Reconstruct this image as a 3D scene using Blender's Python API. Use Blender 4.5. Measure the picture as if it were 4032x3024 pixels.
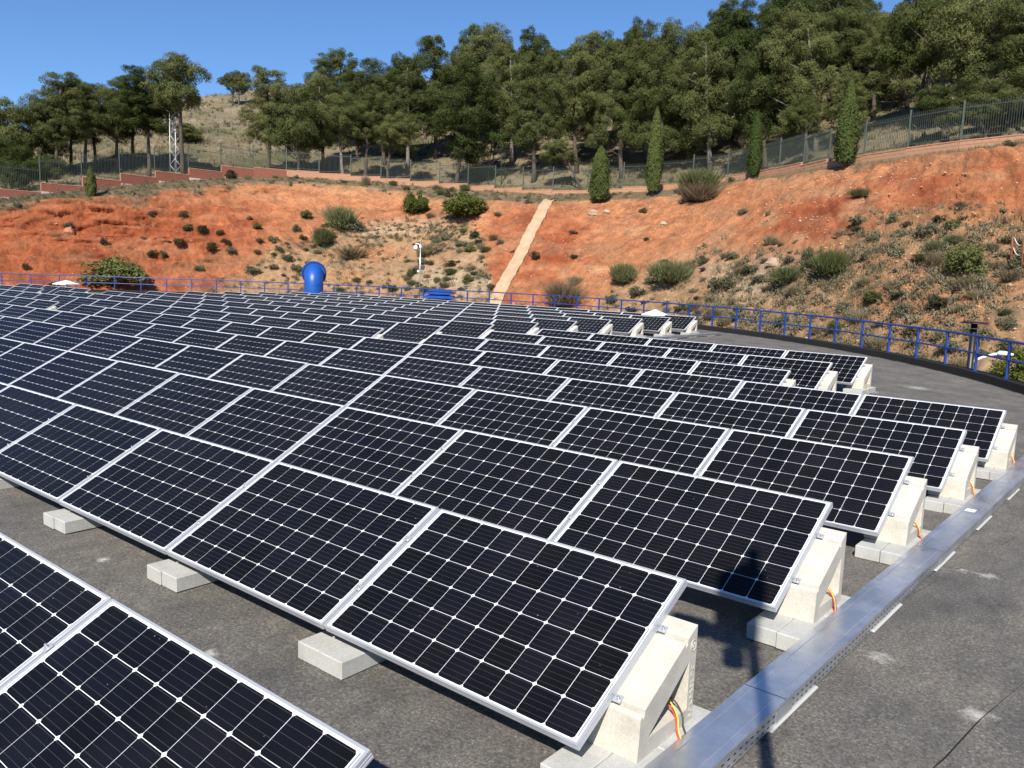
import bpy, math, random
import numpy as np
from mathutils import Vector, Matrix

R = math.radians
scene = bpy.context.scene
for _o in list(bpy.data.objects):
    bpy.data.objects.remove(_o)

# ------------------------------------------------------------------ camera, sky, sun, exposure
# world: x along the rows of panels, y towards the hill, z up; z = 0 is the low edge of the panels,
# the roof lies 0.22 m below it
PITCH, YAW, ROLL, EYE = R(7.627), R(-39.312), R(2.024), 1.897
_f = Vector((math.sin(YAW) * math.cos(PITCH), math.cos(YAW) * math.cos(PITCH), -math.sin(PITCH)))
_r = Vector((math.cos(YAW), -math.sin(YAW), 0))
_u = _r.cross(_f)
_r2 = _r * math.cos(ROLL) + _u * math.sin(ROLL)
_u2 = -_r * math.sin(ROLL) + _u * math.cos(ROLL)
cam_data = bpy.data.cameras.new('camera')
cam = bpy.data.objects.new('camera', cam_data)
scene.collection.objects.link(cam)
cam.matrix_world = Matrix(((_r2.x, _u2.x, -_f.x, 0), (_r2.y, _u2.y, -_f.y, 0), (_r2.z, _u2.z, -_f.z, EYE), (0, 0, 0, 1)))
cam_data.sensor_width = 36.0
cam_data.lens = 36.0 * 3252.3 / 4032.0
cam_data.clip_start = 0.05
cam_data.clip_end = 3000
scene.camera = cam

SUN_DIR = Vector((0.51, -1.03, 1.0)).normalized()
SUN_EL = math.asin(SUN_DIR.z)
SUN_AZ = math.atan2(SUN_DIR.x, SUN_DIR.y)          # clockwise from +y
world = bpy.data.worlds.new('World')
scene.world = world
world.use_nodes = True
_nt = world.node_tree
_nt.nodes.clear()
_out = _nt.nodes.new('ShaderNodeOutputWorld')
_bg = _nt.nodes.new('ShaderNodeBackground')
_sky = _nt.nodes.new('ShaderNodeTexSky')
_sky.sky_type = 'NISHITA'
_sky.sun_disc = False
_sky.sun_elevation = SUN_EL
_sky.sun_rotation = SUN_AZ
_sky.altitude = 650
_sky.air_density = 1.0
_sky.dust_density = 0.0
_sky.ozone_density = 10.0
_bg.inputs['Strength'].default_value = 0.094
_nt.links.new(_sky.outputs[0], _bg.inputs['Color'])
_nt.links.new(_bg.outputs[0], _out.inputs['Surface'])

sun_data = bpy.data.lights.new('sun', 'SUN')
sun_data.energy = 5.0
sun_data.angle = R(0.53)
sun_data.color = (1.0, 0.945, 0.86)
sun = bpy.data.objects.new('sun', sun_data)
scene.collection.objects.link(sun)
sun.rotation_euler = (-SUN_DIR).to_track_quat('-Z', 'Y').to_euler()
sun.location = (8, -16, 30)

scene.view_settings.view_transform = 'Standard'
scene.view_settings.look = 'None'
scene.view_settings.exposure = 0.58
scene.view_settings.gamma = 1.0
scene.view_settings.use_curve_mapping = False
scene.render.engine = 'CYCLES'
scene.cycles.max_bounces = 6
scene.cycles.diffuse_bounces = 3
scene.cycles.glossy_bounces = 3
scene.cycles.transparent_max_bounces = 6
scene.cycles.use_denoising = True
scene.cycles.caustics_reflective = False
scene.cycles.caustics_refractive = False

rng = np.random.default_rng(7)
random.seed(7)
COL = scene.collection

# ------------------------------------------------------------------ helpers
def tag(o, label=None, cat=None, group=None, kind=None):
    if label: o['label'] = label
    if cat: o['category'] = cat
    if group: o['group'] = group
    if kind: o['kind'] = kind
    return o

def empty(name, loc=(0, 0, 0), rot=(0, 0, 0)):
    o = bpy.data.objects.new(name, None)
    o.empty_display_size = 0.1
    o.location = loc
    o.rotation_euler = rot
    COL.objects.link(o)
    return o

def link(name, me, parent=None, loc=None, rot=None, scale=None):
    o = bpy.data.objects.new(name, me)
    if parent is not None: o.parent = parent
    if loc is not None: o.location = loc
    if rot is not None: o.rotation_euler = rot
    if scale is not None: o.scale = scale
    COL.objects.link(o)
    return o

class MB:
    """collects vertices and faces, then becomes one mesh"""
    def __init__(s): s.v = []; s.f = []; s.sm = []
    def add(s, vs, fs, smooth=False):
        n = len(s.v)
        s.v += [tuple(map(float, p)) for p in vs]
        s.f += [tuple(i + n for i in q) for q in fs]
        s.sm += [smooth] * len(fs)
        return s
    def box(s, x0, x1, y0, y1, z0, z1, bev=0.0):
        if bev <= 0:
            return s.add([(x0, y0, z0), (x1, y0, z0), (x1, y1, z0), (x0, y1, z0), (x0, y0, z1), (x1, y0, z1), (x1, y1, z1), (x0, y1, z1)],
                         [(3, 2, 1, 0), (4, 5, 6, 7), (0, 1, 5, 4), (1, 2, 6, 5), (2, 3, 7, 6), (3, 0, 4, 7)])
        b = bev
        vs, fs = [], []
        for (zz, i) in ((z0, b), (z0 + b, 0), (z1 - b, 0), (z1, b)):
            c = b * 0.999
            ring = [(x0 + i + (c if i == 0 else 0), y0 + i), (x1 - i - (c if i == 0 else 0), y0 + i), (x1 - i, y0 + i + (c if i == 0 else 0)), (x1 - i, y1 - i - (c if i == 0 else 0)),
                    (x1 - i - (c if i == 0 else 0), y1 - i), (x0 + i + (c if i == 0 else 0), y1 - i), (x0 + i, y1 - i - (c if i == 0 else 0)), (x0 + i, y0 + i + (c if i == 0 else 0))]
            vs += [(a, bb, zz) for a, bb in ring]
        for k in range(3):
            for j in range(8):
                fs.append((k * 8 + j, k * 8 + (j + 1) % 8, k * 8 + 8 + (j + 1) % 8, k * 8 + 8 + j))
        fs.append(tuple(range(7, -1, -1)))
        fs.append(tuple(range(24, 32)))
        return s.add(vs, fs)
    def tube(s, pts, rad, n=8, cap=True, smooth=True):
        pts = [Vector(p) for p in pts]
        if not hasattr(rad, '__len__'): rad = [rad] * len(pts)
        vs, fs = [], []
        up = Vector((0, 0, 1)) if abs((pts[1] - pts[0]).normalized().z) < 0.9 else Vector((1, 0, 0))
        for i, p in enumerate(pts):
            d = (pts[min(i + 1, len(pts) - 1)] - pts[max(i - 1, 0)]).normalized()
            a = up - d * up.dot(d)
            a.normalize()
            up = a
            b = d.cross(a)
            for k in range(n):
                t = 2 * math.pi * k / n
                q = p + (a * math.cos(t) + b * math.sin(t)) * rad[i]
                vs.append(q[:])
        for i in range(len(pts) - 1):
            for k in range(n):
                fs.append((i * n + k, i * n + (k + 1) % n, (i + 1) * n + (k + 1) % n, (i + 1) * n + k))
        s.add(vs, fs, smooth)
        if cap:
            m = len(s.v) - len(vs)
            s.f.append(tuple(m + k for k in range(n - 1, -1, -1))); s.sm.append(False)
            s.f.append(tuple(m + (len(pts) - 1) * n + k for k in range(n))); s.sm.append(False)
        return s
    def prism_x(s, prof, x0, x1):
        """profile of (y, z) points, counter-clockwise seen from +x, between x0 and x1"""
        n = len(prof)
        vs = [(x0, y, z) for y, z in prof] + [(x1, y, z) for y, z in prof]
        fs = [tuple(range(n - 1, -1, -1)), tuple(range(n, 2 * n))]
        fs += [(i, (i + 1) % n, n + (i + 1) % n, n + i) for i in range(n)]
        return s.add(vs, fs)
    def mesh(s, name, mat=None):
        me = bpy.data.meshes.new(name)
        me.from_pydata(s.v, [], s.f)
        me.polygons.foreach_set('use_smooth', s.sm)
        if mat: me.materials.append(mat)
        me.update()
        return me
    def build(s, name, mat=None, parent=None, loc=None, rot=None):
        return link(name, s.mesh(name, mat), parent, loc, rot)

def np_mesh(name, V, F, mat=None, smooth=False):
    V = np.asarray(V, dtype=np.float32); F = np.asarray(F, dtype=np.int32)
    me = bpy.data.meshes.new(name)
    k = F.shape[1]
    me.vertices.add(len(V)); me.vertices.foreach_set('co', V.ravel())
    me.loops.add(F.size); me.loops.foreach_set('vertex_index', F.ravel())
    me.polygons.add(len(F))
    me.polygons.foreach_set('loop_start', np.arange(0, F.size, k, dtype=np.int32))
    me.polygons.foreach_set('loop_total', np.full(len(F), k, dtype=np.int32))
    me.polygons.foreach_set('use_smooth', np.full(len(F), smooth, dtype=bool))
    if mat: me.materials.append(mat)
    me.update(calc_edges=True)
    me.validate()
    return me

# value noise on arrays -------------------------------------------------
_perm = np.random.default_rng(3).random((64, 64, 64)).astype(np.float32)
def vnoise(x, y, z=0.0):
    x = np.asarray(x, float); y = np.asarray(y, float); z = np.asarray(z, float) + np.zeros_like(x)
    xi = np.floor(x).astype(int); yi = np.floor(y).astype(int); zi = np.floor(z).astype(int)
    fx, fy, fz = x - xi, y - yi, z - zi
    fx = fx * fx * (3 - 2 * fx); fy = fy * fy * (3 - 2 * fy); fz = fz * fz * (3 - 2 * fz)
    g = lambda a, b, c: _perm[(xi + a) & 63, (yi + b) & 63, (zi + c) & 63]
    r = 0
    for a in (0, 1):
        for b in (0, 1):
            for c in (0, 1):
                r = r + g(a, b, c) * (fx if a else 1 - fx) * (fy if b else 1 - fy) * (fz if c else 1 - fz)
    return r * 2 - 1
def fbm(x, y, z=0.0, o=4):
    r = 0; a = 1.0; t = 0
    for i in range(o):
        r = r + a * vnoise(np.asarray(x) * 2 ** i + 17 * i, np.asarray(y) * 2 ** i + 5 * i, np.asarray(z) * 2 ** i + 3 * i); t += a; a *= 0.5
    return r / t
def sstep(a, b, x):
    t = np.clip((np.asarray(x, float) - a) / (b - a), 0, 1)
    return t * t * (3 - 2 * t)

# materials -------------------------------------------------------------
def mat(name, col=(0.5, 0.5, 0.5), rough=0.6, metal=0.0, spec=0.5, coat=0.0, coat_rough=0.05):
    m = bpy.data.materials.new(name)
    m.use_nodes = True
    b = m.node_tree.nodes['Principled BSDF']
    b.inputs['Base Color'].default_value = (*col, 1)
    b.inputs['Roughness'].default_value = rough
    b.inputs['Metallic'].default_value = metal
    b.inputs['Specular IOR Level'].default_value = spec
    b.inputs['Coat Weight'].default_value = coat
    b.inputs['Coat Roughness'].default_value = coat_rough
    return m
def N(m, t, **kw):
    n = m.node_tree.nodes.new(t)
    for k, v in kw.items():
        if k in n.inputs: n.inputs[k].default_value = v
        else: setattr(n, k, v)
    return n
def L(m, a, b): m.node_tree.links.new(a, b)
def bsdf(m): return m.node_tree.nodes['Principled BSDF']
def ramp(m, fac, stops):
    r = N(m, 'ShaderNodeValToRGB')
    e = r.color_ramp.elements
    while len(e) < len(stops): e.new(0.5)
    for q, (p, c) in zip(e, stops):
        q.position = p; q.color = (*c, 1)
    L(m, fac, r.inputs[0])
    return r.outputs[0]
def tex(m, kind='Object', scale=1.0, detail=4, rough=0.6, stretch=None):
    tc = N(m, 'ShaderNodeTexCoord')
    src = tc.outputs[kind]
    if stretch:
        mp = N(m, 'ShaderNodeMapping'); mp.inputs['Scale'].default_value = stretch
        L(m, src, mp.inputs[0]); src = mp.outputs[0]
    n = N(m, 'ShaderNodeTexNoise', Scale=scale, Detail=detail, Roughness=rough)
    L(m, src, n.inputs['Vector'])
    return n.outputs['Fac']
def mixc(m, fac, a, b, mode='MIX'):
    x = N(m, 'ShaderNodeMix', data_type='RGBA', blend_type=mode)
    for s, i in ((fac, 0), (a, 6), (b, 7)):
        if hasattr(s, 'links'): L(m, s, x.inputs[i])
        else: x.inputs[i].default_value = s if i == 0 else (*s, 1)
    return x.outputs[2]
def math_n(m, op, a, b=None, c=None):
    x = N(m, 'ShaderNodeMath', operation=op)
    for i, s in enumerate((a, b, c)):
        if s is None: continue
        if hasattr(s, 'links'): L(m, s, x.inputs[i])
        else: x.inputs[i].default_value = s
    return x.outputs[0]
def bump(m, h, strength=0.3, dist=0.01):
    b = N(m, 'ShaderNodeBump', Strength=strength, Distance=dist)
    L(m, h, b.inputs['Height'])
    L(m, b.outputs[0], bsdf(m).inputs['Normal'])
def speckled(name, c0, c1, scale, rough=0.85, bs=0.4, bd=0.004, big=None):
    m = mat(name, c0, rough)
    n = tex(m, 'Object', scale, 6, 0.75)
    c = ramp(m, n, [(0.3, c0), (0.7, c1)])
    if big:
        ge = N(m, 'ShaderNodeNewGeometry')
        n2 = N(m, 'ShaderNodeTexNoise', Scale=big, Detail=6, Roughness=0.65); L(m, ge.outputs['Position'], n2.inputs['Vector'])
        c = mixc(m, 1.0, c, ramp(m, n2.outputs['Fac'], [(0.34, (0.86, 0.85, 0.83)), (0.50, (0.98, 0.98, 0.975)), (0.70, (1.08, 1.08, 1.08))]), 'MULTIPLY')
    L(m, c, bsdf(m).inputs['Base Color'])
    bump(m, n, bs, bd)
    return m

M = {}
M['frame'] = mat('anodised_aluminium', (0.58, 0.595, 0.62), 0.38, 0.55)
M['seam'] = mat('grey_aluminium', (0.50, 0.50, 0.51), 0.45, 0.6)
M['sheet'] = mat('white_backsheet', (0.70, 0.71, 0.72), 0.5, 0, 0.2, 0.3, 0.06)
M['tab'] = mat('tinned_ribbon', (0.22, 0.23, 0.25), 0.4, 0.4, 0.5, 0.6, 0.06)
def cell_mat(name, wires):
    m = mat(name, (0.0085, 0.0088, 0.0135), 0.5, 0, 0.06, 0.17, 0.08)
    oi = N(m, 'ShaderNodeObjectInfo')
    col = ramp(m, oi.outputs['Random'], [(0.0, (0.0036, 0.0036, 0.0046)), (1.0, (0.0052, 0.0053, 0.0092))])
    if wires:
        tc = N(m, 'ShaderNodeTexCoord')
        sp = N(m, 'ShaderNodeSeparateXYZ'); L(m, tc.outputs['Object'], sp.inputs[0])
        y = math_n(m, 'ADD', sp.outputs['Y'], 5.0)
        fr = math_n(m, 'FRACT', math_n(m, 'DIVIDE', y, 0.0312))
        d = math_n(m, 'ABSOLUTE', math_n(m, 'SUBTRACT', fr, 0.5))
        w = math_n(m, 'LESS_THAN', d, 0.020)
        w2 = math_n(m, 'MULTIPLY', w, 0.18)
        col = mixc(m, w2, col, (0.26, 0.27, 0.29))
    ge = N(m, 'ShaderNodeNewGeometry')
    dn = N(m, 'ShaderNodeTexNoise', Scale=1.7, Detail=7, Roughness=0.7); L(m, ge.outputs['Position'], dn.inputs['Vector'])
    dust = ramp(m, dn.outputs['Fac'], [(0.42, (0, 0, 0)), (0.75, (1, 1, 1))])
    col = mixc(m, math_n(m, 'MULTIPLY', dust, 0.010), col, (0.42, 0.38, 0.33))
    sn = N(m, 'ShaderNodeTexNoise', Scale=55.0, Detail=2, Roughness=0.5); L(m, ge.outputs['Position'], sn.inputs['Vector'])
    spk = ramp(m, sn.outputs['Fac'], [(0.765, (0, 0, 0)), (0.785, (1, 1, 1))])
    col = mixc(m, math_n(m, 'MULTIPLY', spk, 0.5), col, (0.45, 0.44, 0.42))
    L(m, col, bsdf(m).inputs['Base Color'])
    L(m, ramp(m, dn.outputs['Fac'], [(0.35, (0.05, 0.05, 0.05)), (0.75, (0.16, 0.16, 0.16))]), bsdf(m).inputs['Coat Roughness'])
    return m
M['cell'] = cell_mat('monocrystalline_cell', True)
M['cell_far'] = cell_mat('monocrystalline_cells', False)
M['block'] = speckled('cream_cast_concrete', (0.44, 0.405, 0.34), (0.62, 0.58, 0.50), 110, 0.9, 0.5, 0.004, 7.0)
M['paver'] = speckled('pale_grey_paver', (0.35, 0.35, 0.33), (0.50, 0.50, 0.475), 95, 0.9, 0.5, 0.004, 6.0)
M['galv'] = mat('galvanised_steel', (0.55, 0.57, 0.60), 0.34, 0.85)
_m = M['galv']
_n = tex(_m, 'Object', 3.0, 5, 0.7)
L(_m, ramp(_m, _n, [(0.3, (0.52, 0.55, 0.60)), (0.55, (0.68, 0.71, 0.75)), (0.70, (0.84, 0.85, 0.86))]), bsdf(_m).inputs['Base Color'])
_n2 = tex(_m, 'Object', 7.0, 5, 0.7, (1, 0.5, 1))
L(_m, ramp(_m, _n2, [(0.3, (0.22, 0.22, 0.22)), (0.7, (0.52, 0.52, 0.52))]), bsdf(_m).inputs['Roughness'])
M['steel'] = mat('zinc_plated_steel', (0.62, 0.62, 0.63), 0.35, 0.8)
M['white_pvc'] = mat('white_plastic', (0.50, 0.50, 0.47), 0.6)
M['white_paint'] = mat('white_paint', (0.80, 0.80, 0.79), 0.5)
M['blue'] = mat('blue_enamel', (0.022, 0.085, 0.40), 0.35, 0, 0.4, 0.0, 0.1)
_m = M['blue']
L(_m, ramp(_m, tex(_m, 'Object', 2.5, 5), [(0.3, (0.013, 0.045, 0.21)), (0.7, (0.018, 0.062, 0.28))]), bsdf(_m).inputs['Base Color'])
M['blue_pipe'] = mat('blue_epoxy_paint', (0.012, 0.098, 0.44), 0.42, 0, 0.5, 0.0, 0.08)
_m = M['blue_pipe']
L(_m, ramp(_m, tex(_m, 'Object', 1.8, 5), [(0.3, (0.009, 0.066, 0.30)), (0.7, (0.012, 0.090, 0.39))]), bsdf(_m).inputs['Base Color'])
M['black'] = mat('black_paint', (0.012, 0.012, 0.013), 0.45)
M['glass'] = mat('dark_lamp_glass', (0.06, 0.065, 0.07), 0.12, 0, 0.6)
M['red_wire'] = mat('red_insulation', (0.62, 0.03, 0.02), 0.4)
M['yellow_wire'] = mat('yellow_insulation', (0.62, 0.50, 0.03), 0.4)
M['black_wire'] = mat('black_insulation', (0.012, 0.012, 0.012), 0.4)
M['fence'] = mat('dark_green_paint', (0.060, 0.072, 0.058), 0.45)
M['fence_post'] = mat('green_grey_paint', (0.075, 0.095, 0.075), 0.45)
M['lattice'] = mat('weathered_zinc', (0.62, 0.63, 0.63), 0.5, 0.1)
M['lattice_dark'] = mat('dull_dark_steel', (0.10, 0.11, 0.10), 0.6, 0.3)
M['timber'] = speckled('red_brown_timber', (0.16, 0.055, 0.025), (0.24, 0.09, 0.045), 12, 0.8, 0.3)
M['rope'] = mat('pale_rope', (0.55, 0.50, 0.40), 0.9)
M['wall_red'] = speckled('red_split_block', (0.22, 0.076, 0.048), (0.30, 0.110, 0.070), 6, 0.9, 0.6, 0.02)
M['wall_orange'] = speckled('ochre_split_block', (0.36, 0.185, 0.105), (0.45, 0.245, 0.145), 6, 0.9, 0.6, 0.02)
M['mortar'] = mat('wall_mortar', (0.33, 0.18, 0.115), 0.95)
M['coping'] = speckled('terracotta_coping', (0.38, 0.165, 0.095), (0.46, 0.22, 0.13), 5, 0.85, 0.3, 0.01)
M['plinth'] = speckled('pale_footing_concrete', (0.48, 0.43, 0.36), (0.60, 0.55, 0.47), 3, 0.9, 0.5, 0.02)
M['chute'] = speckled('pale_sandy_concrete', (0.37, 0.25, 0.145), (0.48, 0.355, 0.225), 1.3, 0.95, 0.6, 0.03)
M['stone'] = speckled('ochre_limestone', (0.30, 0.21, 0.14), (0.44, 0.33, 0.23), 4, 0.9, 0.5, 0.02)
M['pebble'] = speckled('scattered_ochre_stone', (0.44, 0.21, 0.11), (0.56, 0.36, 0.23), 0.9, 0.95, 0.2, 0.01)
M['bark'] = speckled('pine_bark', (0.055, 0.040, 0.030), (0.12, 0.09, 0.07), 5, 0.95, 0.6, 0.03)
M['bark_pale'] = speckled('pale_grey_bark', (0.12, 0.10, 0.085), (0.24, 0.21, 0.18), 5, 0.95, 0.6, 0.03)  # paler grey bark, used on some trunks of the front pines

def foliage(name, c0, c1, trans=0.28, nscale=0.6):
    m = bpy.data.materials.new(name); m.use_nodes = True
    nt = m.node_tree; nt.nodes.clear()
    out = nt.nodes.new('ShaderNodeOutputMaterial')
    oi = N(m, 'ShaderNodeObjectInfo')
    n = tex(m, 'Object', nscale, 5, 0.7)
    f = math_n(m, 'ADD', math_n(m, 'MULTIPLY', n, 0.62), math_n(m, 'MULTIPLY', oi.outputs['Random'], 0.45))
    c = ramp(m, f, [(0.30, c0), (0.80, c1)])
    d = N(m, 'ShaderNodeBsdfDiffuse'); t = N(m, 'ShaderNodeBsdfTranslucent')
    L(m, c, d.inputs[0]); L(m, c, t.inputs[0])
    mx = N(m, 'ShaderNodeMixShader'); mx.inputs[0].default_value = trans
    L(m, d.outputs[0], mx.inputs[1]); L(m, t.outputs[0], mx.inputs[2])
    L(m, mx.outputs[0], out.inputs[0])
    return m
M['pine'] = foliage('pine_needles', (0.060, 0.080, 0.026), (0.170, 0.180, 0.066))
M['cypress'] = foliage('cypress_scales', (0.060, 0.085, 0.025), (0.125, 0.150, 0.050), 0.2)
M['juniper'] = foliage('juniper_scales', (0.055, 0.078, 0.018), (0.120, 0.140, 0.035), 0.2)
M['sage'] = foliage('grey_green_leaves', (0.085, 0.090, 0.050), (0.190, 0.190, 0.120), 0.15, 2.0)
M['darksage'] = foliage('dull_dark_leaves', (0.048, 0.050, 0.026), (0.110, 0.105, 0.060), 0.15, 2.0)
M['broom'] = foliage('broom_stems', (0.095, 0.110, 0.045), (0.200, 0.210, 0.100), 0.2, 2.0)
M['green'] = foliage('fresh_green_leaves', (0.080, 0.100, 0.032), (0.185, 0.195, 0.070), 0.25, 2.0)
M['straw'] = foliage('dry_grass', (0.15, 0.12, 0.07), (0.30, 0.25, 0.15), 0.2, 0.5)
M['scrub'] = foliage('grey_brown_scrub', (0.110, 0.095, 0.058), (0.270, 0.235, 0.150), 0.15, 0.9)
M['twig'] = foliage('dry_twigs', (0.13, 0.10, 0.065), (0.25, 0.20, 0.13), 0.1, 1.5)

# ------------------------------------------------------------------ the setting: roof of the round tank
ROOF = -0.22
def roof_z(x, y):
    q = max(0.0, min(1.0, (math.hypot(x - TC[0], y - TC[1]) - 30.1) / 1.8))
    return ROOF - 0.085 * q * q * (3 - 2 * q)
TC = (-30.50, 4.97)          # centre of the round tank
TR = 32.11                   # radius of the railing
_m = M['roof'] = mat('mineral_bitumen_sheet', (0.12, 0.12, 0.115), 0.85)
_g = tex(_m, 'Object', 60, 6, 0.9)
_big = tex(_m, 'Object', 1.1, 7, 0.68)
_mid = tex(_m, 'Object', 5.5, 6, 0.7, (1, 0.45, 1))
_c = ramp(_m, _g, [(0.34, (0.022, 0.021, 0.019)), (0.46, (0.089, 0.083, 0.074)), (0.58, (0.172, 0.162, 0.145)), (0.68, (0.46, 0.44, 0.40))])
_c = mixc(_m, 1.0, _c, ramp(_m, _big, [(0.34, (0.70, 0.71, 0.73)), (0.50, (1.00, 0.99, 0.97)), (0.68, (1.40, 1.33, 1.23))]), 'MULTIPLY')
_c = mixc(_m, 1.0, _c, ramp(_m, _mid, [(0.36, (0.80, 0.80, 0.81)), (0.62, (1.10, 1.09, 1.07))]), 'MULTIPLY')
# pale cement dust: scattered crumbs and a few spills
_dn = tex(_m, 'Object', 9.0, 8, 0.8)
_dust = ramp(_m, _dn, [(0.705, (0, 0, 0)), (0.80, (1, 1, 1))])
_c = mixc(_m, math_n(_m, 'MULTIPLY', _dust, 0.55), _c, (0.52, 0.49, 0.44))
_tc = N(_m, 'ShaderNodeTexCoord')
_dn2 = tex(_m, 'Object', 16.0, 8, 0.8)
for (sx, sy, sr) in ((-1.147, 6.889, 0.09), (-0.973, 6.882, 0.12), (-1.193, 4.88, 0.13), (-0.62, 4.55, 0.14), (-3.95, 2.30, 0.08), (-5.8, 2.55, 0.09), (-4.4, 19.0, 0.5), (-3.0, 16.2, 0.35), (-4.9, 17.4, 0.4)):
    vd = N(_m, 'ShaderNodeVectorMath', operation='DISTANCE')
    L(_m, _tc.outputs['Object'], vd.inputs[0]); vd.inputs[1].default_value = (sx, sy, ROOF)
    q = math_n(_m, 'SUBTRACT', 1.0, math_n(_m, 'DIVIDE', vd.outputs['Value'], sr))
    q = math_n(_m, 'ADD', q, math_n(_m, 'MULTIPLY', math_n(_m, 'SUBTRACT', _dn2, 0.62), 3.2))
    q = N(_m, 'ShaderNodeClamp').inputs[0].node if False else math_n(_m, 'MULTIPLY', math_n(_m, 'MAXIMUM', math_n(_m, 'MINIMUM', q, 1.0), 0.0), 0.8)
    _c = mixc(_m, q, _c, (0.62, 0.60, 0.55))
L(_m, _c, bsdf(_m).inputs['Base Color'])
bump(_m, _g, 0.6, 0.005)
_m = M['kerb'] = mat('black_bitumen_upstand', (0.03, 0.03, 0.031), 0.9, 0, 0.2)
_g = tex(_m, 'Object', 40, 5, 0.75)
L(_m, ramp(_m, _g, [(0.35, (0.009, 0.009, 0.010)), (0.75, (0.034, 0.034, 0.034))]), bsdf(_m).inputs['Base Color'])
bump(_m, _g, 0.5, 0.005)

mb = MB()
ring = [(TC[0] + (TR + 0.02) * math.cos(t), TC[1] + (TR + 0.02) * math.sin(t)) for t in np.linspace(0, 2 * math.pi, 160, endpoint=False)]
n = len(ring)
mb.add([(x, y, ROOF - 0.13) for x, y in ring], [tuple(range(n))])
roof = mb.build('roof', M['roof'])
tag(roof, kind='structure', label='dark grey bitumen roof of the round water tank')
# overlapping roofing sheets, each with a raised lap edge
SA = R(8.5)
dirv = (math.sin(SA), math.cos(SA)); acr = (math.cos(SA), -math.sin(SA))
RI = TR - 0.17
k0 = -int(RI / 0.93) - 1
for k in range(k0, -k0):
    a0, a1 = k * 0.93 + 0.825, k * 0.93 + 0.825 + 0.985
    if max(abs(a0), abs(a1)) > RI + 0.9: continue
    ys = [math.sqrt(max(RI * RI - a * a, 0.0004)) for a in (a0, a1)]
    vs, fs, ed = [], [], []
    for i in range(49):
        t = i / 48 * 2 - 1
        for j, a in enumerate((a0, a1)):
            a_ = max(-RI, min(RI, a)) + ((0.008 * math.sin(i * 1.7 + k) + 0.006 * math.sin(i * 4.1 + 2 * k)) if j == 0 else 0)
            vs.append((TC[0] + a_ * acr[0] + ys[j] * t * dirv[0], TC[1] + a_ * acr[1] + ys[j] * t * dirv[1], ROOF - 0.0065 + (0.0090 if j == 0 else 0)))
            vs[-1] = (vs[-1][0], vs[-1][1], vs[-1][2] + roof_z(vs[-1][0], vs[-1][1]) - ROOF)
        if i: fs.append((2 * i - 2, 2 * i - 1, 2 * i + 1, 2 * i))
    sh = MB().add(vs, fs).build('roofing_sheet', M['roof'], roof)
    for i in range(49):
        x, y, z = vs[2 * i]
        w = 0.007 + 0.005 * abs(math.sin(i * 2.3 + k * 1.1))
        ed += [(x, y, z - 0.0002), (x - w * acr[0], y - w * acr[1], z - 0.0085)]
    MB().add(ed, [(2 * i - 2, 2 * i, 2 * i + 1, 2 * i - 1) for i in range(1, 49)]).build('lap_edge', M['kerb'], sh)

# kerb round the roof (upstand), and the tank wall below it
vs, fs = [], []
NK = 400
prof = [(TR - 0.20, ROOF - 0.12), (TR - 0.165, ROOF - 0.065), (TR - 0.14, -0.125), (TR - 0.12, -0.112), (TR + 0.16, -0.110), (TR + 0.18, -0.125), (TR + 0.18, -3.4)]
for i in range(NK):
    t = 2 * math.pi * i / NK
    wob = 0.006 * math.sin(i * 2.1) + 0.005 * math.sin(i * 0.7)
    for j, (r, z) in enumerate(prof):
        vs.append((TC[0] + (r + (wob if 0 < j < 4 else 0)) * math.cos(t), TC[1] + (r + (wob if 0 < j < 4 else 0)) * math.sin(t), z + (wob * 0.6 if 1 < j < 5 else 0)))
P_ = len(prof)
for i in range(NK):
    for j in range(P_ - 1):
        a = i * P_ + j; b = ((i + 1) % NK) * P_ + j
        fs.append((a, b, b + 1, a + 1))
kerb = MB().add(vs, fs).build('kerb', M['kerb'])
tag(kerb, 'black bitumen kerb round the edge of the tank roof', kind='structure')

# ------------------------------------------------------------------ the setting: cut bank and hill
# bearing from the camera post (degrees from +y), then distance and height of: foot, knee, crest, wall line, ridge
PROFILE = [
 (-74.26, 67,-1.5, 71,2.41, 75,4.95, 78,5.42, 165,16.66),
 (-70.95, 67,-1.5, 71,2.60, 75,5.71, 78,6.11, 165,18.75),
 (-66.14, 67,-1.5, 71.5,2.89, 76.5,6.86, 80,7.66, 165,25.42),
 (-60.90, 67,-1.5, 73,3.40, 80,8.35, 84,9.26, 165,30.76),
 (-55.26, 66.5,-1.5, 76,4.80, 84.5,9.95, 88,10.83, 165,34.38),
 (-49.28, 63,-1.5, 74,4.28, 82.5,9.65, 86,10.66, 165,36.60),
 (-43.09, 58,-1.5, 69,4.22, 77,8.24, 81,9.87, 165,38.51),
 (-37.44, 54,-1.5, 64,4.10, 71.5,8.00, 75,9.10, 165,39.98),
 (-30.61, 48,-1.7, 60,4.52, 69,8.23, 72.5,9.32, 165,41.52),
 (-24.60, 43,-1.9, 52,4.17, 65,9.22, 68,9.83, 160,42.11),
 (-18.91, 38,-2.1, 44.5,3.94, 55,8.97, 57,9.26, 150,40.82),
 (-13.62, 34,-2.2, 41.5,3.98, 50.5,8.92, 52,9.21, 145,40.31),
 (-8.49, 31,-2.3, 40,3.20, 48.5,9.03, 50,9.45, 140,39.65),
 (-5.41, 30,-2.4, 39,3.03, 47,8.93, 49,9.55, 140,39.94),
]
PA = np.array(PROFILE)
PA[:, 8] -= np.where(PA[:, 0] < -57, -0.20, np.where(PA[:, 0] > -28, 0.04, 0.12))
_bb = np.linspace(-74.26, -5.41, 400)
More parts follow.
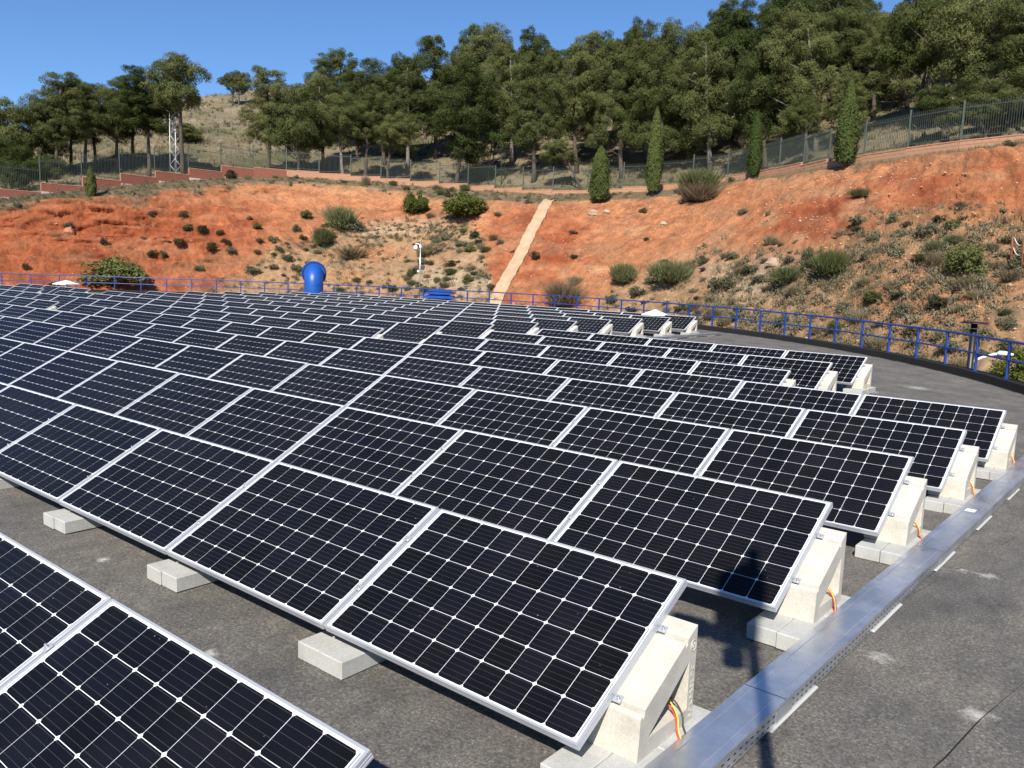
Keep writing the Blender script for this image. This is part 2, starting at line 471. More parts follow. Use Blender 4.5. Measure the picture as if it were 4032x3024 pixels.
_tab = np.stack([np.convolve(np.pad(np.interp(_bb, PA[:, 0], PA[:, j]), 14, mode='edge'), np.hanning(31)[1:-1] / np.hanning(31).sum(), 'valid')[:400] for j in range(1, 11)], 1)
def prof_at(b):
    b = np.asarray(b, float)
    return [np.interp(b, _bb, _tab[:, j]) for j in range(10)]
def at(b, d):
    return d * math.sin(R(b)), d * math.cos(R(b))
def bearing(x, y):
    return np.degrees(np.arctan2(x, y)), np.hypot(x, y)

def surf(b, d):
    """height of the ground at a bearing and distance"""
    b = np.asarray(b, float); d = np.asarray(d, float)
    df, zf, dk, zk, dc, zc, dw, zw, dr, zr = prof_at(b)
    x = d * np.sin(np.radians(b)); y = d * np.cos(np.radians(b))
    def seg(d0, z0, d1, z1): return z0 + (z1 - z0) * np.clip((d - d0) / (d1 - d0), 0, 1)
    z = seg(df - 4, zf - 1.6, df, zf)
    z = np.where(d > df, seg(df, zf, dk, zk), z)
    left = sstep(-55, -61, b); right = sstep(-34, -22, b)
    # upper face of the cut: steeper in its upper part, rounded at the lip
    t = np.clip((d - dk) / (dc - dk), 0, 1)
    shape = t * (1 - 0.35 * left * (1 - t)) + 0.10 * np.sin(t * math.pi) * right
    z = np.where(d > dk, zk + (zc - zk) * shape, z)
    z = np.where(d > dc, seg(dc, zc, dw, zw), z)
    d2 = dw + 10
    zmid = zw + 10 * 0.13
    z = np.where(d > dw, seg(dw, zw, d2, zmid), z)
    th = np.clip((d - d2) / (dr - d2), 0, 1)
    z = np.where(d > d2, zmid + (zr - zmid) * (th ** 0.92), z)
    z = np.where(d > dr, zr - (d - dr) * 0.10, z)
    cut = sstep(df - 1, df + 2, d) * (1 - sstep(dc - 0.6, dc + 0.3, d))
    lump = fbm(x / 7.0, y / 7.0, z / 7.0, 4)
    fine = fbm(x / 1.3, y / 1.3, z / 1.3 + 9, 4)
    # strata: soft ledges in the steep faces
    st = (z + 0.35 * fbm(x / 5, y / 5, 4.0, 3)) / 0.95
    saw = (st - np.floor(st)); ledge = (sstep(0.15, 0.75, saw) - saw)
    tt = np.clip((z - zf) / np.maximum(zc - zf, 0.1), 0, 1)
    led = left * 0.8 * sstep(0.18, 0.4, tt) + right * 0.8 * sstep(0.52, 0.75, tt) + 0.20
    led = led * (0.35 + 0.9 * sstep(-0.3, 0.4, fbm(x / 9, y / 9, 2.0, 2)))
    wx = x + 1.6 * fbm(x / 6, y / 6, 12.0, 2); wy = y + 1.6 * fbm(x / 6, y / 6, 15.0, 2)
    rill = 1 - np.abs(fbm(bearing(wx, wy)[0] * 0.55, d * 0.10, 0.0, 3))
    rough_ = fbm(x / 0.75, y / 0.75, z / 0.5 + 2, 3)
    z = z + cut * (0.60 * lump + 0.26 * fine + 0.20 * rough_ + ledge * led - 0.30 * rill ** 6 * sstep(-0.2, 0.4, fbm(x / 11, y / 11, 21.0, 2)))
    z = z + (1 - cut) * (0.10 * fine + 0.10 * lump) + sstep(dw + 12, dw + 40, d) * 0.9 * lump
    return z

def grid_mesh(name, B, T, dfun, material, colfun=None, crumble=None):
    """B bearings, T parameters 0..1, dfun(b, t) -> distance"""
    BB, TT = np.meshgrid(B, T, indexing='ij')
    D = dfun(BB, TT)
    Z = surf(BB, D)
    if crumble is not None: D = D + crumble(BB, D, Z)
    X = D * np.sin(np.radians(BB)); Y = D * np.cos(np.radians(BB))
    V = np.stack([X, Y, Z], -1).reshape(-1, 3)
    nb, nt = len(B), len(T)
    I = np.arange(nb * nt).reshape(nb, nt)
    F = np.stack([I[:-1, :-1], I[1:, :-1], I[1:, 1:], I[:-1, 1:]], -1).reshape(-1, 4)
    F = F[:, ::-1]
    me = np_mesh(name, V, F, material, True)
    if colfun is not None:
        C = colfun(BB, D, X, Y, Z).reshape(-1, 3)
        at_ = me.color_attributes.new('soil', 'FLOAT_COLOR', 'POINT')
        at_.data.foreach_set('color', np.concatenate([C, np.ones((len(C), 1))], 1).astype(np.float32).ravel())
    return me

def lerp(a, b, t): return a + (b - a) * t[..., None]
def soil_zone(b, d, z):
    """how far the ground of the cut is bare red (0) or pale and overgrown (1)"""
    df, zf, dk, zk, dc, zc, dw, zw, dr, zr = prof_at(b)
    t = np.clip((z - zf) / np.maximum(zc - zf, 0.1), 0, 1.3)
    mid = sstep(-60.5, -54, b) * (1 - sstep(-42.5, -40, b))
    rgt = sstep(-37, -29, b)
    lim = 0.05 + 0.70 * mid * (0.80 + 0.20 * np.sin((b + 50) * 0.25)) + rgt * 0.46 + 0.14 * sstep(-24, -14, b)
    x = d * np.sin(np.radians(b)); y = d * np.cos(np.radians(b))
    tan = 1 - sstep(lim - 0.14, lim + 0.10, t + 0.14 * fbm(x / 4, y / 4, 1.5, 4))
    top = sstep(dc - 0.7, dc + 0.4, d + 0.9 * fbm(x / 2.5, y / 2.5, 8.0, 3))
    return t, tan, top
def soil(b, d, x, y, z):
    t, tan, top = soil_zone(b, d, z)
    n = fbm(x / 2.2, y / 2.2, z / 1.1, 4) * 0.5 + 0.5
    n2 = fbm(x / 9, y / 9, z / 2.0 + 4, 3) * 0.5 + 0.5
    red = np.array([0.455, 0.120, 0.046]); org = np.array([0.585, 0.245, 0.108]); deep = np.array([0.33, 0.078, 0.032])
    tanc = np.array([0.47, 0.29, 0.155]); pale = np.array([0.58, 0.44, 0.285]); grey = np.array([0.27, 0.225, 0.14])
    leftness = 1 - sstep(-62, -52, b)
    base = lerp(np.broadcast_to(org, x.shape + (3,)), np.broadcast_to(red, x.shape + (3,)), np.clip(0.75 * leftness + 0.8 * (n2 - 0.40), 0, 1))
    n3 = fbm(x / 3.4 + 31, y / 3.4, z / 0.9 + 7, 4) * 0.5 + 0.5
    rp = sstep(-17, -13, b) * sstep(0.62, 0.78, t) + sstep(-25, -21, b) * (1 - sstep(-17, -15, b)) * sstep(0.55, 0.65, t) * (1 - sstep(0.78, 0.9, t)) + sstep(-41.5, -40.5, b) * (1 - sstep(-36, -34.5, b)) * 0.8
    base = lerp(base, np.broadcast_to(red, x.shape + (3,)), np.clip(rp * (0.35 + 0.9 * sstep(0.35, 0.6, n)), 0, 1) * 0.85)
    base = lerp(base, np.broadcast_to(deep, x.shape + (3,)), sstep(0.56, 0.74, n) * 0.8)
    base = lerp(base, np.broadcast_to(np.array([0.60, 0.33, 0.175]), x.shape + (3,)), sstep(0.55, 0.72, n3) * 0.7 * (1 - 0.6 * leftness))
    base = lerp(base, np.broadcast_to(np.array([0.36, 0.20, 0.11]), x.shape + (3,)), sstep(0.46, 0.30, n3) * 0.45)
    base = lerp(base, np.broadcast_to(np.array([0.60, 0.29, 0.14]), x.shape + (3,)), sstep(0.80, 1.0, t) * 0.5 * (1 - 0.5 * leftness))
    tt = lerp(np.broadcast_to(tanc, x.shape + (3,)), np.broadcast_to(pale, x.shape + (3,)), sstep(0.5, 0.75, n2))
    tt = lerp(tt, np.broadcast_to(grey, x.shape + (3,)), sstep(0.52, 0.70, n) * 0.75)
    tt = lerp(tt, np.broadcast_to(org, x.shape + (3,)), sstep(0.40, 0.20, n2) * 0.7)
    c = lerp(base, tt, tan * 0.92)
    turf = np.array([0.25, 0.20, 0.12])
    c = lerp(c, np.broadcast_to(turf, x.shape + (3,)), top * 0.9)
    return c * (0.74 + 0.30 * fbm(x / 0.6, y / 0.6, z / 0.6, 3)[..., None])

def earth_mat(name, s1, s2):
    m = mat(name, (0.4, 0.2, 0.1), 0.95, 0, 0.2)
    a = N(m, 'ShaderNodeAttribute', attribute_name='soil')
    n1 = tex(m, 'Object', s1, 8, 0.75)
    n2 = tex(m, 'Object', s2, 6, 0.7)
    c = mixc(m, 1.0, a.outputs['Color'], ramp(m, n1, [(0.30, (0.58, 0.56, 0.54)), (0.52, (1.0, 1.0, 1.0)), (0.72, (1.28, 1.30, 1.34))]), 'MULTIPLY')
    c = mixc(m, math_n(m, 'MULTIPLY', ramp(m, n2, [(0.60, (0, 0, 0)), (0.68, (1, 1, 1))]), 0.35), c, (0.56, 0.40, 0.27))
    L(m, c, bsdf(m).inputs['Base Color'])
    bump(m, n1, 1.0, 0.22)
    return m
M['earth'] = earth_mat('red_clay_and_gravel', 3.2, 7.0)
M['hill'] = earth_mat('dry_hillside_turf', 1.6, 4.0)

B_fine = np.concatenate([np.linspace(-112, -77, 36)[:-1], np.linspace(-77, -3, 900), np.linspace(-3, 30, 34)[1:]])
def d_cut(b, t):
    df, zf, dk, zk, dc, zc, dw, zw, dr, zr = prof_at(b)
    k = np.interp(t, [0, 0.08, 0.42, 0.84, 1.0], [0, 1, 2, 3, 4])
    P = np.stack([df - 4, df, dk, dc, dw + 0.5], 0)
    i = np.clip(np.floor(k).astype(int), 0, 3); fr = k - i
    g = lambda ii: np.take_along_axis(P, ii[None], 0)[0]
    return g(i) * (1 - fr) + g(i + 1) * fr
def crumble(b, d, z):
    df, zf, dk, zk, dc, zc, dw, zw, dr, zr = prof_at(b)
    x = d * np.sin(np.radians(b)); y = d * np.cos(np.radians(b))
    t = np.clip((z - zf) / np.maximum(zc - zf, 0.1), 0, 1.2)
    left = sstep(-52, -60, b) * sstep(0.22, 0.42, t); right = sstep(-34, -22, b) * sstep(0.50, 0.66, t)
    m = 0.16 + 0.50 * left + 0.55 * right
    m = m * (0.30 + 0.95 * sstep(-0.25, 0.30, fbm(x / 8 + 3, y / 8, z / 5, 3)))
    m = m * sstep(df - 0.5, df + 1.5, d) * (1 - sstep(dc - 0.5, dc + 0.4, d))
    rid = 1 - 2 * np.abs(fbm(x / 2.6, y / 2.6, z / 0.55, 4))
    return m * (0.55 * (rid - 0.5) + 0.42 * fbm(x / 0.9 + 7, y / 0.9, z / 0.30, 3))
bank = link('cut_bank', grid_mesh('cut_bank', B_fine, np.linspace(0, 1, 170), d_cut, M['earth'], soil, crumble))
tag(bank, 'bank of red and ochre earth cut into the hill behind the tank', kind='structure')

def hill_col(b, d, x, y, z):
    n = fbm(x / 5, y / 5, z / 5, 4) * 0.5 + 0.5
    a = np.array([0.190, 0.155, 0.092]); g = np.array([0.105, 0.103, 0.050]); p = np.array([0.27, 0.22, 0.145])
    c = lerp(np.broadcast_to(a, x.shape + (3,)), np.broadcast_to(g, x.shape + (3,)), sstep(0.50, 0.72, n))
    c = lerp(c, np.broadcast_to(p, x.shape + (3,)), sstep(0.45, 0.25, n) * 0.7)
    return c
B_hill = np.concatenate([np.linspace(-112, -77, 30)[:-1], np.linspace(-77, -3, 330), np.linspace(-3, 30, 26)[1:]])
def d_hill(b, t):
    df, zf, dk, zk, dc, zc, dw, zw, dr, zr = prof_at(b)
    return np.where(t < 0.8, dw + 0.5 + (dr - dw) * (t / 0.8) ** 1.2, dr + 0.5 + (t - 0.8) / 0.2 * 160)
hill = link('hillside', grid_mesh('hillside', B_hill, np.linspace(0, 1, 110), d_hill, M['hill'], hill_col))
tag(hill, 'dry grassy hillside rising behind the fence', kind='structure')

mb = MB()
rr = 900
mb.add([(rr * math.cos(t), rr * math.sin(t), -3.3) for t in np.linspace(0, 2 * math.pi, 48, endpoint=False)], [tuple(range(48))])
_m = speckled('dusty_ground', (0.24, 0.18, 0.12), (0.34, 0.26, 0.18), 0.4, 0.95, 0.2)
tag(mb.build('ground', _m), kind='structure', label='dusty ground round the tank')

# ------------------------------------------------------------------ solar panels
TILT = R(28.394)
PW, PH, GAP, FD = 1.65, 0.992, 0.02, 0.038
CT, ST = math.cos(TILT), math.sin(TILT)
ROWDX = [-0.080, -0.066, -0.029, -0.024, 0.004, 0.062, -0.037, -0.026, -0.004, 0.035, 0.027, 0.027, 0.025, 0.037, 0.048]
ROWDY = [0.059, 0.028, -0.003, 0.019, -0.025, -0.105, -0.023, -0.012, 0.02, -0.005, -0.003, -0.004, 0.008, 0.019, 0.026]
RX = [-1.6808 + v for v in ROWDX]
RY = [0.6067 + 1.9994 * i + ROWDY[i] for i in range(15)]
ORD = ['zeroth', 'first', 'second', 'third', 'fourth', 'fifth', 'sixth', 'seventh', 'eighth', 'ninth', 'tenth', 'eleventh', 'twelfth', 'thirteenth', 'fourteenth', 'fifteenth', 'sixteenth', 'seventeenth', 'eighteenth', 'nineteenth', 'twentieth', 'twenty-first', 'twenty-second', 'twenty-third', 'twenty-fourth', 'twenty-fifth', 'twenty-sixth', 'twenty-seventh', 'twenty-eighth', 'twenty-ninth', 'thirtieth', 'thirty-first', 'thirty-second', 'thirty-third', 'thirty-fourth', 'thirty-fifth']
def occupied(r, c):
    if c < 0: return False
    if r <= 4: return c <= 34
    if r == 5: return c <= 34 and c != 15
    if r == 6: return 2 <= c <= 6 or 8 <= c <= 34
    if r in (7, 8): return 2 <= c <= 6 or 8 <= c <= 21 or 23 <= c <= (32 if r == 7 else 27)
    return 8 <= c <= 21
CINV = cam.matrix_world.inverted()
def in_frame(p, mu=0.04):
    q = CINV @ Vector(p)
    if q.z > -0.1: return False
    k = 3252.3 / 4032
    return abs(q.x / -q.z * k) < 0.5 + mu and abs(q.y / -q.z * k) < 0.375 + mu

# shared meshes in the panel's own axes: x to the right from -1.65 to 0, y up the slope, z = 0 the frame's top
def frame_mesh():
    mb = MB()
    lip, wal = 0.011, 0.0022
    x0, x1, y0, y1 = -PW, 0.0, 0.0, PH
    # outer walls with a shallow groove pattern, top lip, inner drop
    def loop(ins, z): return [(x0 + ins, y0 + ins, z), (x1 - ins, y0 + ins, z), (x1 - ins, y1 - ins, z), (x0 + ins, y1 - ins, z)]
    levels = [(0.022, -FD), (0.0, -FD), (0.0, -0.0295), (0.0015, -0.0285), (0.0015, -0.0265), (0.0, -0.0255), (0.0, -0.0175), (0.0015, -0.0165), (0.0015, -0.0145), (0.0, -0.0135), (0.0, -0.001), (0.001, 0.0), (lip, 0.0), (lip, -0.0045)]
    vs, fs = [], []
    for ins, z in levels: vs += loop(ins, z)
    for k in range(len(levels) - 1):
        for j in range(4):
            fs.append((k * 4 + j, k * 4 + (j + 1) % 4, k * 4 + 4 + (j + 1) % 4, k * 4 + 4 + j))
    return mb.add(vs, fs).mesh('panel_frame', M['frame'])
ME_FRAME = frame_mesh()
ME_SHEET = MB().box(-PW + 0.0105, -0.0105, 0.0105, PH - 0.0105, -0.008, -0.0042).mesh('backsheet', M['sheet'])
CP, CS, CH = 0.1588, 0.0779, 0.0105      # cell pitch, half side, cut corner
MX, MY = (PW - 10 * CP) / 2, (PH - 6 * CP) / 2
def octagon(cx, cy, z0, z1):
    a, b = CS, CS - CH
    o = [(a, -b), (a, b), (b, a), (-b, a), (-a, b), (-a, -b), (-b, -a), (b, -a)]
    vs = [(cx + x, cy + y, z0) for x, y in o] + [(cx + x, cy + y, z1) for x, y in o]
    return vs, [tuple(range(8, 16))] + [(i, (i + 1) % 8, 8 + (i + 1) % 8, 8 + i) for i in range(8)]
ME_CELL = MB().add(*octagon(0, 0, -0.0008, 0.0)).mesh('cell', M['cell'])
CELLS = [(-PW + MX + CP * (i + 0.5), MY + CP * (j + 0.5)) for j in range(6) for i in range(10)]
_mb = MB()
for cx, cy in CELLS: _mb.add(*octagon(cx, cy, -0.0042, -0.0034))
ME_CELLS = _mb.mesh('cell_grid', M['cell_far'])
_mb = MB()
for xx in (-PW + 0.0200, -0.0245):
    for j in range(3):
        y0 = MY + 0.02 + j * 2 * CP + (0.01 if j else 0)
        _mb.box(xx, xx + 0.0045, y0, y0 + 2 * CP - 0.03, -0.0042, -0.0036)
ME_TAB = _mb.mesh('end_ribbon', M['tab'])
ME_SEAM = MB().box(0.0015, GAP - 0.0015, 0.004, PH - 0.004, -0.012, -0.0075).mesh('joint_cover', M['seam'])

panel_count = 0
for r in range(15):
    for c in range(35):
        if not occupied(r, c): continue
        xr = RX[r] - c * (PW + GAP)
        corners = [(xr - dx, RY[r] + s * PH * CT, s * PH * ST) for dx in (0, PW / 2, PW) for s in (0, 0.5, 1)]
        if not any(in_frame(q) for q in corners): continue
        if math.hypot(xr - TC[0], RY[r] - TC[1]) > TR - 1.6: continue
        panel_count += 1
        jz = random.uniform(-0.003, 0.003)
        t = empty('solar_panel', (xr, RY[r], jz), (TILT + random.uniform(-0.004, 0.004), 0, random.uniform(-0.0015, 0.0015)))
        rowname = f'{ORD[r + 1]} row from the front'
        if r >= 6 and c <= 6: lab = f'solar panel {ORD[c - 1]} from the right end of the {rowname}'
        elif r >= 6 and c >= 23 and r >= 7: lab = f'distant solar panel {ORD[c - 22]} from the gap in the {rowname}, far left'
        elif r >= 6: lab = f'solar panel {ORD[c - 7]} from the aisle leftwards in the {rowname}'
        elif r == 5 and c > 15: lab = f'solar panel {ORD[c - 15]} left of the gap in the {rowname}'
        else: lab = f'solar panel {ORD[c + 1]} from the right end of the {rowname}'
        tag(t, lab, 'solar panel', 'rows of dark solar panels on the tank roof')
        link('panel_frame', ME_FRAME, t)
        link('backsheet', ME_SHEET, t)
        d = math.hypot(xr - PW / 2, RY[r] + 0.4)
        if d < 13.5:
            for cx, cy in CELLS: link('cell', ME_CELL, t, (cx, cy, -0.0034))
            for k in range(1): tag(link('end_ribbon', ME_TAB, t), kind='stuff')
        else:
            tag(link('cell_grid', ME_CELLS, t), kind='stuff')
        if c > 0 and occupied(r, c - 1): link('joint_cover', ME_SEAM, t)

# ------------------------------------------------------------------ concrete support blocks and pavers
TT_ = math.tan(TILT)
def S_(y): return y * TT_ - (FD + 0.001) / CT
def extruded(polys, pts, x0, x1):
    """side faces `polys` (indices into pts = (y, z)) joined by walls along their outer edges"""
    n = len(pts)
    vs = [(x0, y, z) for y, z in pts] + [(x1, y, z) for y, z in pts]
    fs, edges = [], {}
    for q in polys:
        fs.append(tuple(n + i for i in q)); fs.append(tuple(reversed(q)))
        for i in range(len(q)):
            e = (q[i], q[(i + 1) % len(q)])
            if (e[1], e[0]) in edges: del edges[(e[1], e[0])]
            else: edges[e] = 1
    for a, b in edges: fs.append((a, b, n + b, n + a))
    return vs, fs
g = 0.012
pts = [(0.222, -0.119), (0.712, -0.119), (0.712, -0.050), (0.652, -0.050), (0.300, -0.040), (0.230, -0.040),       # 0-5
       (0.652, 0.186), (0.652, S_(0.652)), (0.712, S_(0.712) - 0.004),                                              # 6-8
       (0.626, S_(0.626)), (0.624, S_(0.624) - 0.024), (0.606, S_(0.606) - 0.024), (0.604, S_(0.604)),              # 9-12
       (0.268, S_(0.268)), (0.266, S_(0.266) - 0.024), (0.250, S_(0.250) - 0.024), (0.246, S_(0.246) - 0.002), (0.234, S_(0.234) - 0.012)]  # 13-17
polys = [(0, 1, 2, 3, 4, 5), (3, 2, 8, 7, 6), (5, 4, 6, 7, 9, 10, 11, 12, 13, 14, 15, 16, 17)]
BW0, BW1 = -0.165, 0.155
ME_BLOCK = MB().add(*extruded(polys, pts, BW0, BW1)).mesh('block_body', M['block'])
def clamp_mesh(end):
    mb = MB()
    # z-shaped clip of folded strip, in panel axes (y up the slope, z out of it); centred on the joint at x = 0
    if end:
        mb.box(0.001, 0.040, -0.020, 0.020, -FD, -FD + 0.004)
        mb.box(0.001, 0.005, -0.020, 0.020, -FD + 0.004, 0.001)
        mb.box(-0.010, 0.005, -0.020, 0.020, 0.001, 0.004)
    else:
        mb.box(-0.026, 0.012, -0.018, 0.018, 0.0015, 0.005)
    return mb.mesh('clamp', M['frame'])
ME_CLAMP_E, ME_CLAMP_M = clamp_mesh(True), clamp_mesh(False)
def bolt_mesh(end):
    mb = MB()
    z0 = -FD + 0.004 if end else 0.005
    mb.tube([(0, 0, z0), (0, 0, z0 + 0.007)], 0.0085, 6)
    mb.tube([(0, 0, z0 + 0.007), (0, 0, z0 + 0.018)], 0.005, 8)
    return mb.mesh('bolt', M['steel'])
ME_BOLT_E, ME_BOLT_M = bolt_mesh(True), bolt_mesh(False)
ME_ANCHOR = MB().tube([(0, 0, 0), (0, 0, 0.006)], 0.020, 10).tube([(0, 0, 0.006), (0, 0, 0.075)], 0.0065, 8).mesh('anchor_bolt', M['steel'])

def block(x, r, end, label, letters=False, clamps=True, left_end=False):
    t = empty('support_block', (x, RY[r], 0))
    tag(t, label, 'concrete block', 'cast concrete blocks that carry the panels')
    body = link('block_body', ME_BLOCK, t, scale=(-1, 1, 1) if left_end else None)
    if clamps:
        for y in (0.25, 0.614):
            s = y / CT
            q = link('clamp', ME_CLAMP_E if end else ME_CLAMP_M, t, (0 if end else -GAP * 0 + 0.007 + 0.003, s * CT, s * ST), (TILT, 0, math.pi if left_end else 0))
            link('bolt', ME_BOLT_E if end else ME_BOLT_M, q, (0.024 if end else -0.007, 0, 0))
    if end and not left_end:
        link('anchor_bolt', ME_ANCHOR, t, (0.09, 0.50, -0.047))
    if letters:
        cu = bpy.data.curves.new('lettering', 'FONT')
        cu.body = 'SOLARBLOC'
        cu.size = 0.041; cu.extrude = 0.0010; cu.space_character = 1.16
        tmp = bpy.data.objects.new('lettering', cu); COL.objects.link(tmp)
        me = bpy.data.meshes.new_from_object(tmp.evaluated_get(bpy.context.evaluated_depsgraph_get()))
        bpy.data.objects.remove(tmp)
        me.materials.clear(); me.materials.append(M['block'])
        o = link('lettering', me, t)
        # on the side face (facing +x), reading upwards along the back edge
        o.matrix_local = Matrix(((0, 0, 1, BW1 + 0.0012), (0, -1, 0, 0.699), (1, 0, 0, -0.100), (0, 0, 0, 1)))
        cu2 = bpy.data.curves.new('mark', 'FONT'); cu2.body = '\u00ae'; cu2.size = 0.075; cu2.extrude = 0.0015
        tmp = bpy.data.objects.new('mark', cu2); COL.objects.link(tmp)
        me = bpy.data.meshes.new_from_object(tmp.evaluated_get(bpy.context.evaluated_depsgraph_get()))
        bpy.data.objects.remove(tmp)
        me.materials.clear(); me.materials.append(M['block'])
        o = link('round_mark', me, t)
        o.matrix_local = Matrix(((0, 0, 1, BW1 + 0.0012), (0, -1, 0, 0.706), (1, 0, 0, 0.222), (0, 0, 0, 1)))
    return t

ME_PAVER = [MB().box(-0.0915, 0.0915, 0, 0.44, 0, 0.0995, 0.005).mesh('paver', M['paver']) for _ in range(1)]
def pavers(x, r, where, pairs=2):
    for j in range(pairs):
        for i, side in ((0, 'left'), (1, 'right')):
            o = link('paver', ME_PAVER[0], None, (x + 0.035 + (i - 0.5) * 0.1855 + random.uniform(-0.002, 0.002), RY[r] - 0.045 + j * 0.4435 + random.uniform(-0.006, 0.006), ROOF + 0.001), (0, 0, random.uniform(-0.012, 0.012)))
            tag(o, f'{"front" if j == 0 else "rear"} {side} pale paver under {where}', 'paver', 'pale pavers under the support blocks')

def cable(name, label, P, mat_, rad=0.0042):
    # smooth curve through the points
    P = [Vector(p) for p in P]
    out = []
    for i in range(len(P) - 1):
        p0, p1, p2, p3 = P[max(i - 1, 0)], P[i], P[i + 1], P[min(i + 2, len(P) - 1)]
        for k in range(6):
            t = k / 6
            out.append(0.5 * ((2 * p1) + (-p0 + p2) * t + (2 * p0 - 5 * p1 + 4 * p2 - p3) * t * t + (-p0 + 3 * p1 - 3 * p2 + p3) * t ** 3))
    out.append(P[-1])
    o = MB().tube(out, rad, 6).build(name, mat_)
    return tag(o, label, 'cable', 'cables from the panels to the tray')

for r in range(0, 6):
    rn = f'right end of {ORD[r + 1]} row from front'
    block(RX[r], r, True, f'cream concrete block with triangular hole, {rn}', letters=(r == 1))
    pavers(RX[r], r, f'block at {rn}')
    if r == 0: continue
    bx, by = RX[r], RY[r]
    trayx = -1.545 + 0.010 * (by - 3)
    for i, (nm, mt) in enumerate((('red', 'red_wire'), ('yellow', 'yellow_wire'), ('black', 'black_wire'))):
        o = 0.014 * (i - 1)
        lift = (0.0, 0.004, -0.006)[i]
        wob = random.uniform(-0.03, 0.03)
        cable('cable', f'{nm} cable hanging from block at {rn}', [
            (bx - 0.12, by + 0.55 + o, 0.030), (bx + 0.02, by + 0.56 + o + wob * 0.3, 0.035 + lift), (bx + 0.11, by + 0.575 + o * 1.4 + wob * 0.6, 0.005 + lift),
            (bx + 0.160, by + 0.57 + o + wob, -0.045 + lift), (bx + 0.180, by + 0.55 + o + wob, -0.090), (trayx + 0.012, by + 0.53 + o + wob, -0.126)], M[mt])
for c in range(1, 7):
    w = f'{ORD[c]} joint from right in second row'
    xs = RX[1] - c * (PW + GAP) + GAP / 2
    if c > 5: break
    block(xs - 0.004, 1, False, f'cream concrete block half hidden below {w}')
    pavers(xs, 1, f'block at {w}', 1)
for r in (0, 2, 3):
    for c in range(1, 3 if r else 2):
        block(RX[r] - c * (PW + GAP) + GAP / 2 - 0.004, r, False, f'cream concrete block below {ORD[c]} joint from right in {ORD[r + 1]} row')
for r in (6, 7, 8):
    w = f'right end of {ORD[r + 1]} row from front'
    block(RX[r] - 2 * (PW + GAP), r, True, f'cream concrete block with triangular hole, {w}')
    pavers(RX[r] - 2 * (PW + GAP), r, f'block at {w}')
    block(RX[r] - 7 * (PW + GAP) + GAP, r, True, f'pale concrete block at left end of right-hand part of {ORD[r + 1]} row', left_end=True)
for r in range(6, 15):
    w = f'aisle end of {ORD[r + 1]} row from front'
    block(RX[r] - 8 * (PW + GAP), r, True, f'cream concrete block with triangular hole, {w}')
    if r >= 9: pavers(RX[r] - 8 * (PW + GAP), r, f'block at {w}')
block(RX[5] - 16 * (PW + GAP), 5, True, 'white concrete block showing in the gap of the sixth row, far left')
block(RX[7] - 23 * (PW + GAP), 7, True, 'white concrete block at the gap of the eighth row, far left')
block(RX[8] - 23 * (PW + GAP), 8, True, 'white concrete block at the gap of the ninth row, far left')
bx, by = RX[8] - 2 * (PW + GAP), RY[8]
cable('cable', 'thin yellow cable looping from block at right end of ninth row', [(bx - 0.1, by + 0.52, 0.02), (bx + 0.1, by + 0.5, 0.03), (bx + 0.19, by + 0.40, 0.0), (bx + 0.20, by + 0.33, -0.09), (bx + 0.23, by + 0.28, -0.17), (bx + 0.30, by + 0.10, -0.212)], M['yellow_wire'], 0.005)

